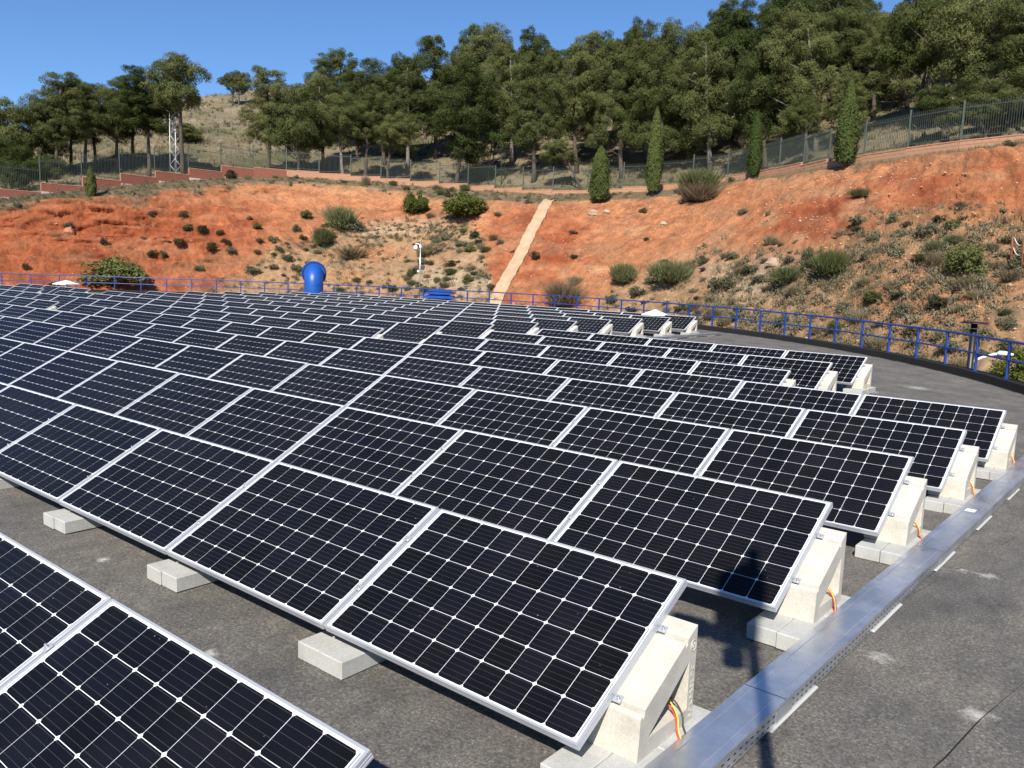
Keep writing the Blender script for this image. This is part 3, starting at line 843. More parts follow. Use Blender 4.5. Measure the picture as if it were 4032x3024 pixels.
# ------------------------------------------------------------------ cable trays
def tray(name, label, loc, rotz, length, joints, pads, width=0.20, sticker=None):
    t = empty(name, loc, (0, 0, rotz))
    tag(t, label, 'cable tray', 'galvanised cable trays')
    h = 0.085
    mb = MB()
    # slotted right wall, plain left wall, floor
    zs = [0.0, 0.014, 0.022, 0.046, 0.054, h]
    pitch, slot = 0.060, 0.026
    n = int(length / pitch)
    x = width
    for i in range(n):
        y0 = i * pitch; ya = y0 + (pitch - slot) / 2; yb = ya + slot; y1 = y0 + pitch
        for k in range(5):
            if k in (1, 3):
                sh = 0.0
                mb.add([(x, y0, zs[k]), (x, ya, zs[k]), (x, ya, zs[k + 1]), (x, y0, zs[k + 1])], [(0, 1, 2, 3)])
                mb.add([(x, yb, zs[k]), (x, y1, zs[k]), (x, y1, zs[k + 1]), (x, yb, zs[k + 1])], [(0, 1, 2, 3)])
            else:
                mb.add([(x, y0, zs[k]), (x, y1, zs[k]), (x, y1, zs[k + 1]), (x, y0, zs[k + 1])], [(0, 1, 2, 3)])
    Ln = n * pitch
    mb.add([(0, 0, 0), (0, Ln, 0), (0, Ln, h), (0, 0, h)], [(3, 2, 1, 0)])
    mb.add([(0, 0, 0), (x, 0, 0), (x, Ln, 0), (0, Ln, 0)], [(0, 3, 2, 1)])
    mb.add([(0, 0, 0), (x, 0, 0), (x, 0, h), (0, 0, h)], [(0, 1, 2, 3)])
    mb.add([(0, Ln, 0), (x, Ln, 0), (x, Ln, h), (0, Ln, h)], [(3, 2, 1, 0)])
    mb.build('tray_body', M['galv'], t)
    ed = [0.0] + joints + [Ln]
    for i in range(len(ed) - 1):
        y0, y1 = ed[i] + 0.004, ed[i + 1] - 0.004
        up0, up1 = (0.0, 0.004) if i % 2 else (0.003, 0.0)
        prof = [(-0.004, h - 0.016), (-0.004, h + 0.002), (0.036, h + 0.003), (0.039, h + 0.0055), (0.043, h + 0.003), (x - 0.043, h + 0.003), (x - 0.039, h + 0.0055), (x - 0.036, h + 0.003), (x + 0.004, h + 0.002), (x + 0.004, h - 0.016)]
        vs, fs = [], []
        ns = 10
        for k in range(ns + 1):
            f = k / ns
            for (px, pz) in prof: vs.append((px, y0 + (y1 - y0) * f, pz + up0 * (1 - f) + up1 * f + 0.0012 * math.sin(f * 9 + i * 2) * math.sin(px / x * 3.1)))
        m = len(prof)
        for k in range(ns):
            for j in range(m - 1): fs.append((k * m + j, k * m + m + j, k * m + m + j + 1, k * m + j + 1))
        MB().add(vs, fs).build('tray_lid', M['galv'], t)
        for yb in ((y1,) if i < len(ed) - 2 else ()):
            MB().box(x + 0.0005, x + 0.0035, yb - 0.10, yb + 0.10, 0.004, h - 0.018).build('splice_plate', M['galv'], t)
    for (y0, y1) in pads:
        MB().box(-0.02, x + 0.014, y0, y1, -0.0145, -0.001, 0.004).build('support_pad', M['white_pvc'], t)
    if sticker:
        MB().box(sticker[0], sticker[0] + 0.085, sticker[1], sticker[1] + 0.12, h + 0.0070, h + 0.0076).build('sticker', M['white_paint'], t)
    return t
TA = math.atan(0.012)
tray('cable_tray', 'long galvanised cable tray beside the right ends of the near rows', (-1.583 + 0.006, 0.60, ROOF + 0.0155), -TA, 11.4,
     [0.18, 3.22, 6.32, 9.35], [(y - 0.6, y + 0.0) for y in (0.8, 2.2, 3.65, 4.30 + 0.9, 6.65 + 0.05, 8.70 - 0.6 + 0.05, 9.6, 11.1)], 0.205, (0.05, 7.75))
tray('cable_tray', 'short galvanised tray beside the far rows, crossing the roof on white pads', (-14.42, 24.2, ROOF + 0.0155), 0.0, 6.0, [3.0], [(0.3, 0.9), (1.8, 2.4), (3.3, 3.9), (4.8, 5.4)], 0.205)

# ------------------------------------------------------------------ blue railing round the roof
rl = empty('railing', (TC[0], TC[1], -0.11))
tag(rl, 'curved blue tube railing on the kerb of the tank roof', 'railing')
step = 1.64 / TR
a0 = math.atan2(24.566 - TC[1], -5.056 - TC[0])
angs = []
for k in range(-14, 66):
    a = a0 + k * step
    x, y = TC[0] + TR * math.cos(a), TC[1] + TR * math.sin(a)
    b = math.degrees(math.atan2(x, y))
    if -80 < b < 4 and y > 0: angs.append(a)
ME_POST = MB().box(-0.028, 0.028, -0.028, 0.028, 0.004, 0.848).mesh('post', M['blue'])
ME_FOOT = MB().box(-0.075, 0.075, -0.065, 0.065, 0.001, 0.009).mesh('base_plate', M['blue'])
for a in angs:
    o = link('post', ME_POST, rl, (TR * math.cos(a), TR * math.sin(a), 0), (0, 0, a))
    link('base_plate', ME_FOOT, o)
amin, amax = min(angs) - step / 2, max(angs) + step / 2
arc = np.linspace(amin, amax, 420)
for nm, z, rad in (('top_rail', 0.862, 0.030), ('middle_rail', 0.435, 0.025)):
    MB().tube([(TR * math.cos(a), TR * math.sin(a), z + 0.004 * math.sin(a * 31)) for a in arc], rad, 8).build(nm, M['blue'], rl)

# ------------------------------------------------------------------ things standing on the roof
def away(b): return math.sin(R(b)), math.cos(R(b))
# big blue pipe: riser, bend away from the viewer, bolted flange
px, py = at(-52.95, 51.5)
t = empty('blue_pipe', (px, py, ROOF - 0.10), (0, 0, R(52.3)))
tag(t, 'thick blue pipe bend with bolted flange rising from the far side of the roof', 'pipe')
pr = 0.56
path = [(0, 0, 0), (0, 0, 0.6), (0, 0, 1.13)]
for k in range(1, 13):
    q = math.pi / 2 * k / 12
    path.append((0, 0.66 * (1 - math.cos(q)), 1.13 + 0.66 * math.sin(q)))
path.append((0, 0.95, 1.79))
MB().tube(path, pr, 40).build('pipe_body', M['blue_pipe'], t)
for z in (0.55, 1.12):
    MB().tube([(0, 0, z), (0, 0, z + 0.03)], pr + 0.010, 40).build('weld_seam', M['blue_pipe'], t)
MB().tube([(0, 0.93, 1.79), (0, 1.02, 1.79)], 0.75, 48).build('flange', M['blue_pipe'], t)
MB().tube([(0, 1.025, 1.79), (0, 1.10, 1.79)], 0.75, 48).build('blind_flange', M['blue_pipe'], t)
ME_NUT = MB().tube([(0, -0.06, 0), (0, 0.0, 0)], 0.045, 6).mesh('flange_bolt', M['black'])
for k in range(28):
    q = 2 * math.pi * k / 28
    link('flange_bolt', ME_NUT, t, (0.68 * math.cos(q), 0.93, 1.79 + 0.68 * math.sin(q)))
MB().tube([(0, 0, 0.0), (0, 0, 0.03)], pr + 0.16, 40).build('base_flange', M['blue_pipe'], t)

# blue louvred vent hood: stacked sloping slats, each smaller than the one below
px, py = at(-44.5, 43.5)
t = empty('louvred_vent', (px, py, ROOF), (0, 0, R(38)))
t.scale = (1.12, 1.12, 1.30)
tag(t, 'low blue vent hood of stacked louvre slats in front of the railing', 'vent hood')
def frustum(w0, w1, z0, z1):
    return MB().add([(-w0, -w0, z0), (w0, -w0, z0), (w0, w0, z0), (-w0, w0, z0), (-w1, -w1, z1), (w1, -w1, z1), (w1, w1, z1), (-w1, w1, z1)],
                    [(3, 2, 1, 0), (4, 5, 6, 7), (0, 1, 5, 4), (1, 2, 6, 5), (2, 3, 7, 6), (3, 0, 4, 7)])
MB().box(-0.70, 0.70, -0.70, 0.70, 0, 0.20).build('curb', M['blue'], t)
frustum(0.62, 0.40, 0.20, 0.80).build('throat', M['black'], t)
for k, (w, z) in enumerate(((0.93, 0.22), (0.84, 0.38), (0.75, 0.54), (0.66, 0.70))):
    frustum(w, w - 0.13, z, z + 0.105).build('louvre_slat', M['blue'], t)
frustum(0.58, 0.36, 0.805, 0.875).build('cap', M['blue'], t)
MB().box(-0.05, 0.05, -0.05, 0.05, 0.875, 0.955).build('cap_lug', M['blue'], t)

# white pyramid vents
def pyramid_vent(b, d, top, label):
    px, py = at(b, d)
    t = empty('pyramid_vent', (px, py, ROOF), (0, 0, R(20)))
    tag(t, label, 'roof vent', 'white roof vents with pyramid caps')
    h = top - ROOF
    MB().box(-0.26, 0.26, -0.26, 0.26, 0, h - 0.34).build('shaft', M['white_paint'], t)
    for sx in (-0.33, 0.33):
        for sy in (-0.33, 0.33):
            MB().box(sx - 0.03, sx + 0.03, sy - 0.03, sy + 0.03, 0, h - 0.24).build('leg', M['white_paint'], t)
    MB().add([(-0.46, -0.46, h - 0.24), (0.46, -0.46, h - 0.24), (0.46, 0.46, h - 0.24), (-0.46, 0.46, h - 0.24), (-0.46, -0.46, h - 0.20), (0.46, -0.46, h - 0.20), (0.46, 0.46, h - 0.20), (-0.46, 0.46, h - 0.20), (0, 0, h)],
             [(3, 2, 1, 0), (0, 1, 5, 4), (1, 2, 6, 5), (2, 3, 7, 6), (3, 0, 4, 7), (4, 5, 8), (5, 6, 8), (6, 7, 8), (7, 4, 8)]).build('pyramid_cap', M['white_paint'], t)
pyramid_vent(-67.73, 50.0, 0.72, 'white pyramid-capped vent at the far left, before the yellow-green bush')
pyramid_vent(-29.70, 34.0, 0.66, 'white pyramid-capped vent behind the last panels on the right')

# camera masts with dome camera and floodlights
def camera_mast(loc, rotz, height, flood_z, label, arm=0.30, floods=(-0.20, 0.20), big=1.0):
    t = empty('camera_mast', loc, (0, 0, rotz))
    tag(t, label, 'mast', 'slim masts with dome camera and floodlights')
    MB().tube([(0, 0, 0), (0, 0, height)], 0.038, 10).build('pole', M['steel'], t)
    MB().box(-0.12, 0.12, -0.12, 0.12, 0, 0.012).build('base_plate', M['steel'], t)
    MB().box(-0.06, 0.06, -0.05, 0.05, height - 0.42, height - 0.24).build('junction_box', M['white_paint'], t)
    MB().tube([(-0.04, 0, height - 0.26), (-arm * 0.5, 0, height - 0.18), (-arm, 0, height - 0.18), (-arm - 0.02, 0, height - 0.26)], 0.035, 8).build('arm', M['white_paint'], t)
    cz = height - 0.30
    k = big
    dome = [(-arm - 0.02, 0, cz + 0.02), (-arm - 0.02, 0, cz - 0.02), (-arm - 0.02, 0, cz - 0.18 * k), (-arm - 0.02, 0, cz - 0.24 * k), (-arm - 0.02, 0, cz - 0.29 * k), (-arm - 0.02, 0, cz - 0.315 * k)]
    o = MB().tube(dome, [0.05, 0.13 * k, 0.13 * k, 0.125 * k, 0.09 * k, 0.02], 16).build('dome_camera', M['white_paint'], t)
    MB().tube([(-arm - 0.02, 0, cz - 0.225 * k), (-arm - 0.02, 0, cz - 0.245 * k)], 0.132 * k, 16).build('dome_window', M['glass'], o)
    x0, x1 = min(floods) - 0.05, max(max(floods) + 0.05, 0.05)
    MB().box(x0, x1, -0.02, 0.02, flood_z - 0.02, flood_z + 0.015).build('crossarm', M['black'], t)
    for sx in floods:
        o = MB().box(sx - 0.12, sx + 0.12, -0.12, -0.03, flood_z + 0.02, flood_z + 0.22, 0.01).build('floodlight', M['black'], t)
        MB().box(sx - 0.10, sx + 0.10, -0.125, -0.121, flood_z + 0.04, flood_z + 0.20).build('lens', M['glass'], o)
    MB().tube([(-0.10, -0.06, flood_z - 0.22), (-0.10, -0.06, flood_z - 0.08)], 0.07, 10).build('sensor', M['white_paint'], t)
px, py = at(-45.88, 54.2)
camera_mast((px, py, -0.5), R(30), 4.25, 2.45, 'slim grey mast with white dome camera and floodlights behind the railing')
camera_mast((0.32, 0.24, ROOF), R(8), 4.98, 4.14, 'slim mast with camera and floodlights, seen only by its shadow', 0.06, (-0.10, -0.36), 1.1)

# black flue with flat cap, and the street lamp below the kerb on the right
px, py = at(-10.28, 26.3)
t = empty('black_flue', (px, py, -3.25))
tag(t, 'thin black post with flat cap standing beyond the railing on the right', 'post')
MB().tube([(0, 0, 0), (0, 0, 4.22)], 0.085, 12).build('shaft', M['black'], t)
MB().tube([(0, 0, 4.07), (0, 0, 4.085)], 0.09, 12).build('white_band', M['white_paint'], t)
MB().tube([(0, 0, 4.22), (0, 0, 4.235), (0, 0, 4.26)], [0.36, 0.36, 0.30], 20).build('flat_cap', M['black'], t)
bx, by = at(-10.29, 29.0)
t = empty('street_lamp', (bx, by, -3.25))
tag(t, 'white curved street lamp arm seen through the railing on the far right', 'street lamp')
MB().tube([(0, 0, 0), (0, 0, 2.2), (0.0, 0, 2.70), (0.05, 0, 2.95), (0.30, 0.02, 3.10), (0.62, 0.05, 3.23), (0.78, 0.06, 3.27)], [0.06, 0.05, 0.045, 0.045, 0.04, 0.04, 0.04], 10).build('pole', M['white_paint'], t)
o = MB().tube([(0.68, 0.05, 3.245), (0.76, 0.06, 3.275), (0.92, 0.07, 3.275), (1.12, 0.08, 3.255)], [0.035, 0.075, 0.07, 0.03], 12).build('lamp_head', M['white_paint'], t)

# ------------------------------------------------------------------ boundary wall and picket fence along the crest
WALLTOP = [(-72.31,78.0,6.33), (-70.95,78.0,6.72), (-69.54,78.6,7.31), (-67.61,79.4,7.95), (-65.49,80.5,8.74), (-63.42,82.1,9.39), (-61.29,83.7,10.02), (-59.23,85.2,10.69), (-57.26,86.6,11.27), (-54.09,87.6,11.35), (-50.51,86.4,11.10), (-46.84,84.0,10.68), (-43.11,81.0,10.17), (-39.03,76.7,9.52), (-36.83,74.8,9.27), (-34.33,73.9,9.35), (-32.17,73.1,9.53), (-30.33,72.3,9.61), (-28.22,70.7,9.74), (-26.14,69.1,9.95), (-24.69,68.0,10.08), (-21.85,62.5,10.09), (-18.81,56.8,9.65), (-15.40,53.5,9.72), (-12.41,51.4,9.77), (-8.83,50.0,9.75), (-6.0,49.2,9.77)]
bs = np.linspace(-73.5, -6.0, 500)
wb = np.array([w[0] for w in WALLTOP]); wd = np.array([w[1] for w in WALLTOP]); wz = np.array([w[2] for w in WALLTOP])
ker = np.hanning(27)[1:-1]; ker /= ker.sum()
sd = np.convolve(np.pad(np.interp(bs, wb, wd), 12, mode='edge'), ker, 'valid')
sz = np.interp(bs, wb, wz)
sx, sy = sd * np.sin(np.radians(bs)), sd * np.cos(np.radians(bs))
ss = np.concatenate([[0], np.cumsum(np.hypot(np.diff(sx), np.diff(sy)))])
BAY = 3.2
nb = int(ss[-1] / BAY)
wall = empty('boundary_wall', (sx[250], sy[250], 9))
tag(wall, 'stepped block wall under the fence along the crest of the bank', 'wall')
fence = empty('picket_fence', (sx[250], sy[250], 9))
tag(fence, 'long green metal picket fence on the boundary wall', 'fence')
WO = Vector((sx[250], sy[250], 9))
mbp = MB()
for k in range(26):
    x = 0.05 + k * (BAY - 0.10) / 25
    mbp.box(x - 0.008, x + 0.008, -0.011, 0.011, 0.08, 1.86)
    mbp.add([(x - 0.008, -0.011, 1.86), (x + 0.008, -0.011, 1.86), (x + 0.008, 0.011, 1.86), (x - 0.008, 0.011, 1.86), (x, 0, 1.94)], [(0, 1, 4), (1, 2, 4), (2, 3, 4), (3, 0, 4)])
for z in (0.16, 1.68): mbp.box(0.0, BAY, -0.018, 0.018, z, z + 0.035)
ME_PICK = mbp.mesh('picket_panel', M['fence'])
ME_FPOST = MB().box(-0.045, 0.045, -0.045, 0.045, 0, 2.08, 0.008).mesh('fence_post', M['fence_post'])
ME_COPE = MB().box(0.004, BAY - 0.004, -0.20, 0.20, 0.0, 0.075, 0.012).mesh('coping', M['coping'])
ME_BRK = {}
for mk in ('wall_red', 'wall_orange'):
    ME_BRK[mk] = [MB().box(0.004, ln - 0.004, -0.165 - pr_, -0.10, 0.004, 0.196, 0.006).mesh('wall_block', M[mk]) for ln, pr_ in ((0.4, 0.012), (0.4, 0.020), (0.2, 0.012))]
bays = []
for i in range(nb):
    s0, s1 = i * BAY, (i + 1) * BAY
    A = Vector((np.interp(s0, ss, sx), np.interp(s0, ss, sy), 0)); B = Vector((np.interp(s1, ss, sx), np.interp(s1, ss, sy), 0))
    zt = float(np.interp((s0 + s1) / 2, ss, sz)) - 0.075
    bays.append((A, B, zt, float(np.interp((s0 + s1) / 2, ss, bs))))
# nearest bays (right-hand side) carry single blocks; further ones share one mesh
order = sorted(range(nb), key=lambda i: (bays[i][0].length + bays[i][1].length))
single, cnt = set(), 0
far_b = {'wall_red': MB(), 'wall_orange': MB()}
for i in order:
    A, B, zt, bb = bays[i]
    if not (-71.5 < bb < -8): continue
    zg = float(surf(np.array([bb]), np.array([A.length]))[0]) - 0.3
    nc = min(6, max(2, int(math.ceil((zt - zg) / 0.2))))
    if cnt + nc * 8 <= 300: single.add(i); cnt += nc * 8
for i, (A, B, zt, bb) in enumerate(bays):
    ang = math.atan2(B.y - A.y, B.x - A.x)
    ln = (B - A).length
    mid = (A + B) / 2
    mb_, md_ = bearing(mid.x, mid.y)
    zg = float(surf(np.array([mb_]), np.array([md_ - 0.3]))[0])
    lowg = min(float(surf(np.array([float(bearing(q.x, q.y)[0])]), np.array([q.length - 0.4]))[0]) for q in (A, mid, B))
    mk = 'wall_red' if bb < -55.5 else 'wall_orange'
    loc = (A.x - WO.x, A.y - WO.y, zt - WO.z)
    rot = (0, 0, ang)
    # the wall runs left to right, its front (local -y) faces the tank
    lo = lowg - 0.5
    core = MB().box(0.0, ln, -0.155, 0.15, lo - zt, 0.0).build('wall_core', M['mortar'], wall, loc, rot)
    if bb < -57 and zt - lowg > 0.55:
        MB().box(0.3 if i % 2 else 0.0, ln, -0.235, -0.156, lo - zt, max(lowg - zt + 0.28, lo - zt + 0.1), 0.0).build('footing', M['plinth'], wall, loc, rot)
    link('coping', ME_COPE, wall, loc, rot, (ln / BAY, 1, 1))
    nc = min(6, max(2, int(math.ceil((zt - lowg + 0.1) / 0.2))))
    for k in range(nc):
        z0 = -0.2 * (k + 1)
        xs_, kinds = (0.0, [0, 1, 0, 0, 1, 0, 0, 1]) if k % 2 == 0 else (0.0, [2, 0, 1, 0, 0, 1, 0, 1, 2])
        x = xs_
        for q in kinds:
            L_ = 0.4 if q < 2 else 0.2
            me = ME_BRK[mk][q]
            if i in single:
                link('wall_block', me, core, (x, 0, z0))
            else:
                T_ = Matrix.Translation((A.x - WO.x, A.y - WO.y, zt - WO.z)) @ Matrix.Rotation(ang, 4, 'Z') @ Matrix.Translation((x, 0, z0))
                vv = [T_ @ v.co for v in me.vertices]
                far_b[mk].add(vv, [tuple(p.vertices) for p in me.polygons])
            x += L_
    link('fence_post', ME_FPOST, fence, (loc[0], loc[1], loc[2] + 0.0765), rot)
    tag(link('picket_panel', ME_PICK, fence, (loc[0], loc[1], loc[2] + 0.0765), rot, (ln / BAY, 1, 1)), kind='stuff')
for mk, mb in far_b.items():
    if mb.v: tag(mb.build('wall_blocks', M[mk], wall), kind='stuff')

# ------------------------------------------------------------------ pale concrete chute down the bank
n = 60
vs, fs, rows_ = [], [], []
p0, p1 = Vector((-43.6, 57.6)), Vector((-35.9, 39.4))
dr_ = (p1 - p0).normalized(); nx_ = Vector((-dr_.y, dr_.x))
for i in range(n + 1):
    c = p0.lerp(p1, i / n)
    w = 0.47 + 0.03 * math.sin(i * 1.3) + 0.03 * math.sin(i * 2.9 + 1)
    cc = []
    for j, off in enumerate((-1.0, -0.85, -0.3, 0.3, 0.85, 1.0)):
        q = c + nx_ * off * w
        b, d = bearing(q.x, q.y)
        z = float(surf(np.array([b]), np.array([d]))[0])
        cc.append((q.x, q.y, z))
    rows_.append((cc, max(q[2] for q in cc[1:5]) * 0.6 + sum(q[2] for q in cc) / 6 * 0.4))
zs_ = np.array([q[1] for q in rows_])
zs_ = np.convolve(np.pad(zs_, 6, mode='edge'), np.hanning(15)[1:-1] / np.hanning(15).sum(), 'valid')
for (cc, _), zc in zip(rows_, zs_):
    for j, q in enumerate(cc):
        vs.append((q[0], q[1], float(zc) + (0.20, 0.22, 0.10, 0.10, 0.22, 0.20)[j]))
    vs.append((cc[0][0], cc[0][1], float(zc) - 0.9)); vs.append((cc[5][0], cc[5][1], float(zc) - 0.9))
for i in range(n):
    a, b = i * 8, i * 8 + 8
    for j in range(5): fs.append((a + j, b + j, b + j + 1, a + j + 1))
    fs.append((a + 6, b + 6, b, a)); fs.append((a + 5, b + 5, b + 7, a + 7))
ch = MB().add(vs, fs).build('drainage_chute', M['chute'])
tag(ch, 'pale sandy concrete chute running down the red bank', 'chute')

# ------------------------------------------------------------------ lattice masts beyond the fence
def lattice(b, d, zb, zt, w, label, m, taper=0.6, bays_=9):
    px, py = at(b, d)
    t = empty('lattice_mast', (px, py, zb), (0, 0, R(25)))
    tag(t, label, 'lattice mast')
    h = zt - zb
    cor = [(-1, -1), (1, -1), (1, 1), (-1, 1)]
    wz_ = lambda f: w / 2 * (1 - (1 - taper) * f)
    for sx_, sy_ in cor:
        MB().tube([(sx_ * wz_(0), sy_ * wz_(0), 0), (sx_ * wz_(1), sy_ * wz_(1), h)], 0.045, 4).build('leg', m, t)
    for k in range(bays_):
        f0, f1 = k / bays_, (k + 1) / bays_
        for i in range(4):
            a, c = cor[i], cor[(i + 1) % 4]
            if (k + i) % 2: a, c = c, a
            MB().tube([(a[0] * wz_(f0), a[1] * wz_(f0), h * f0), (c[0] * wz_(f1), c[1] * wz_(f1), h * f1)], 0.022, 4).build('brace', m, t)
lattice(-61.45, 91, float(surf(np.array([-61.45]), np.array([91.0]))[0]) - 0.3, 16.4, 0.70, 'slim pale lattice mast among the pines on the left', M['lattice'], 0.9)
lattice(-40.85, 90, float(surf(np.array([-40.85]), np.array([90.0]))[0]) - 0.3, 18.2, 1.5, 'dark lattice pylon half hidden by pines behind the fence', M['lattice_dark'], 0.5, 7)

# wooden posts with rope on the right-hand bench
WP = [(-8.77, 40.0), (-8.20, 39.4), (-7.72, 38.9), (-7.1, 38.4)]
wpos = []
for k, (b, d) in enumerate(WP):
    px, py = at(b, d); z = float(surf(np.array([b]), np.array([d]))[0])
    wpos.append((px, py, z))
    t = empty('timber_post', (px, py, z - 0.15))
    tag(t, f'red-brown timber post, {["leftmost", "second", "third", "last"][k]} of the rope fence at the right edge', 'timber post', 'timber posts of the rope fence')
    MB().tube([(0, 0, 0), (0.01, 0, 0.7), (0.02 * (k - 1), 0, 1.24)], [0.062, 0.06, 0.058], 10).build('shaft', M['timber'], t)
for h, w in ((1.18, 'upper'), (0.78, 'lower')):
    P = []
    for k in range(3):
        a, c = Vector(wpos[k]), Vector(wpos[k + 1])
        for j in range(8):
            f = j / 8
            q = a.lerp(c, f); P.append((q.x + 0.05, q.y - 0.07, q.z + h - 0.15 - 0.22 * 4 * f * (1 - f)))
    P.append((wpos[3][0] + 0.05, wpos[3][1] - 0.07, wpos[3][2] + h - 0.15))
    tag(MB().tube(P, 0.022, 6).build('rope', M['rope']), f'{w} pale rope slung between the timber posts', 'rope')

# ------------------------------------------------------------------ vegetation: leaf geometry
def unit(v): return v / np.maximum(np.linalg.norm(v, axis=-1, keepdims=True), 1e-9)
def tufts(C, Nn, su, sv, g_, dirpull=None):
    """quads at centres C facing Nn; su, sv half sizes"""
    n = len(C)
    r = unit(g_.normal(size=(n, 3)))
    t1 = unit(np.cross(Nn, r)) if dirpull is None else unit(dirpull - (dirpull * Nn).sum(1, keepdims=True) * Nn + 1e-4 * r)
    t2 = np.cross(Nn, t1)
    su = np.asarray(su)[:, None]; sv = np.asarray(sv)[:, None]
    V = np.stack([C - t1 * su - t2 * sv * 0.5, C - t1 * su * 0.2 + t2 * sv * -1, C + t1 * su, C - t1 * su * 0.3 + t2 * sv], 1)
    F = np.arange(4 * n).reshape(n, 4)
    return V.reshape(-1, 3), F

def pine_crown(seed, W, H, nlobe, per, top=0.75):
    """lobes made of small puffs of needles, in an uneven crown W wide and H high; z from 0"""
    g_ = np.random.default_rng(seed)
    VV, FF, off = [], [], 0
    lobes, k = [], 0
    lean = g_.normal(size=2) * 0.10 * W
    while len(lobes) < nlobe and k < 4000:
        k += 1
        h = g_.random() ** 0.8
        rr_ = W / 2 * math.sin(math.pi * min(1, 0.14 + 0.80 * h ** top)) ** 0.6
        a = g_.random() * 2 * math.pi
        rho = rr_ * (0.15 + 0.68 * g_.random() ** 0.6) * (0.85 + 0.3 * math.sin(2 * a + seed))
        rad = g_.uniform(0.62, 1.20) * (1.08 - 0.30 * h) * W / 5.5
        c = np.array([rho * math.cos(a) + lean[0] * h, rho * math.sin(a) + lean[1] * h, 0.4 + h * (H - 1.2)])
        if all(np.linalg.norm(c - q) > 0.62 * (rad + r2) for q, r2 in lobes): lobes.append((c, rad))
    cent = []
    for c, rad in lobes:
        npuff = int(20 * (rad / 0.9) ** 2)
        for _ in range(npuff):
            d = unit(g_.normal(size=3) + np.array([0, 0, 0.45]))
            pc = c + d * np.array([1.0, 1.0, 0.85]) * rad * g_.uniform(0.55, 1.02)
            pr_ = g_.uniform(0.22, 0.44) * W / 5.5
            n = int(per * (pr_ / 0.33) ** 2)
            dd = unit(g_.normal(size=(n, 3)) + d * 0.5 + np.array([0, 0, 0.35]))
            P = pc + dd * pr_ * (0.45 + 0.75 * g_.random((n, 1)) ** 0.7)
            nn = unit(dd * 0.60 + d * 0.60 + 0.55 * g_.normal(size=(n, 3)))
            v, f = tufts(P, nn, g_.uniform(0.05, 0.11, n), g_.uniform(0.016, 0.030, n), g_, unit(dd * 0.8 + np.array([0, 0, 0.55]) + 0.35 * g_.normal(size=(n, 3))))
            VV.append(v); FF.append(f + off); off += len(v)
        cent.append(c)
    return np.concatenate(VV), np.concatenate(FF), cent

CROWNS_TALL, CROWNS_ROUND, CROWNS_FAR = [], [], []
for s in range(5):
    V, F, cc = pine_crown(100 + s, 5.5, 9.5, 30, 112)
    CROWNS_TALL.append((np_mesh('crown', V, F, M['pine']), cc, 5.5, 9.5))
for s in range(4):
    V, F, cc = pine_crown(200 + s, 5.5, 5.6, 20, 112, 0.6)
    CROWNS_ROUND.append((np_mesh('crown', V, F, M['pine']), cc, 5.5, 5.6))

LANDMARKS = [(-70.5, 'the left edge'), (-66.2, 'the small cypress'), (-61.4, 'the pale lattice mast'), (-58, 'the bare hilltop'), (-52.9, 'the blue pipe'), (-49.0, 'the ground right of blue pipe'), (-46.0, 'the camera mast'), (-42.9, 'the large dark juniper'), (-40.8, 'the dark lattice pylon'), (-37.3, 'the chute'), (-33.8, 'the bushy cypress'), (-30.2, 'the narrow dark cypress'), (-27.2, 'the dry brush by the wall'), (-23.8, 'the bright narrow cypress'), (-18.3, 'the tallest cypress'), (-14.0, 'the ground right of tallest cypress'), (-9.5, 'the right edge')]
def near_mark(b): return min(LANDMARKS, key=lambda q: abs(q[0] - b))[1]
USED = {}
def unique(lab):
    USED[lab] = USED.get(lab, 0) + 1
    k = USED[lab]
    return lab if k == 1 else f'{lab}, {ORD[k]} from left'

def trunk_mesh(base, top, r0, limbs, seed, pale):
    g_ = random.Random(seed)
    mb = MB()
    base, top = Vector(base), Vector(top)
    P, rad = [], []
    n = 9
    bx_, by_ = g_.uniform(-0.35, 0.35), g_.uniform(-0.35, 0.35)
    for i in range(n + 1):
        f = i / n
        q = base.lerp(top, f)
        s = math.sin(f * math.pi)
        P.append(Vector((q.x + bx_ * s + 0.06 * g_.uniform(-1, 1), q.y + by_ * s + 0.06 * g_.uniform(-1, 1), q.z)))
        rad.append(r0 * (1 - 0.72 * f) * (1.35 if i == 0 else 1))
    mb.tube(P, rad, 8)
    for c in limbs:
        c = Vector(c)
        f = min(0.97, max(0.12, (c.z - base.z - 0.9 - 0.25 * math.hypot(c.x - base.x, c.y - base.y)) / max(0.1, top.z - base.z)))
        i = min(n - 1, int(f * n)); s = P[i].lerp(P[i + 1], f * n - i)
        m = s.lerp(c, 0.5) + Vector((0, 0, -0.12))
        mb.tube([s, m, c], [r0 * 0.30 * (1 - 0.5 * f), r0 * 0.2, 0.02], 5)
    return mb.mesh('trunk', M['bark_pale'] if pale else M['bark'])

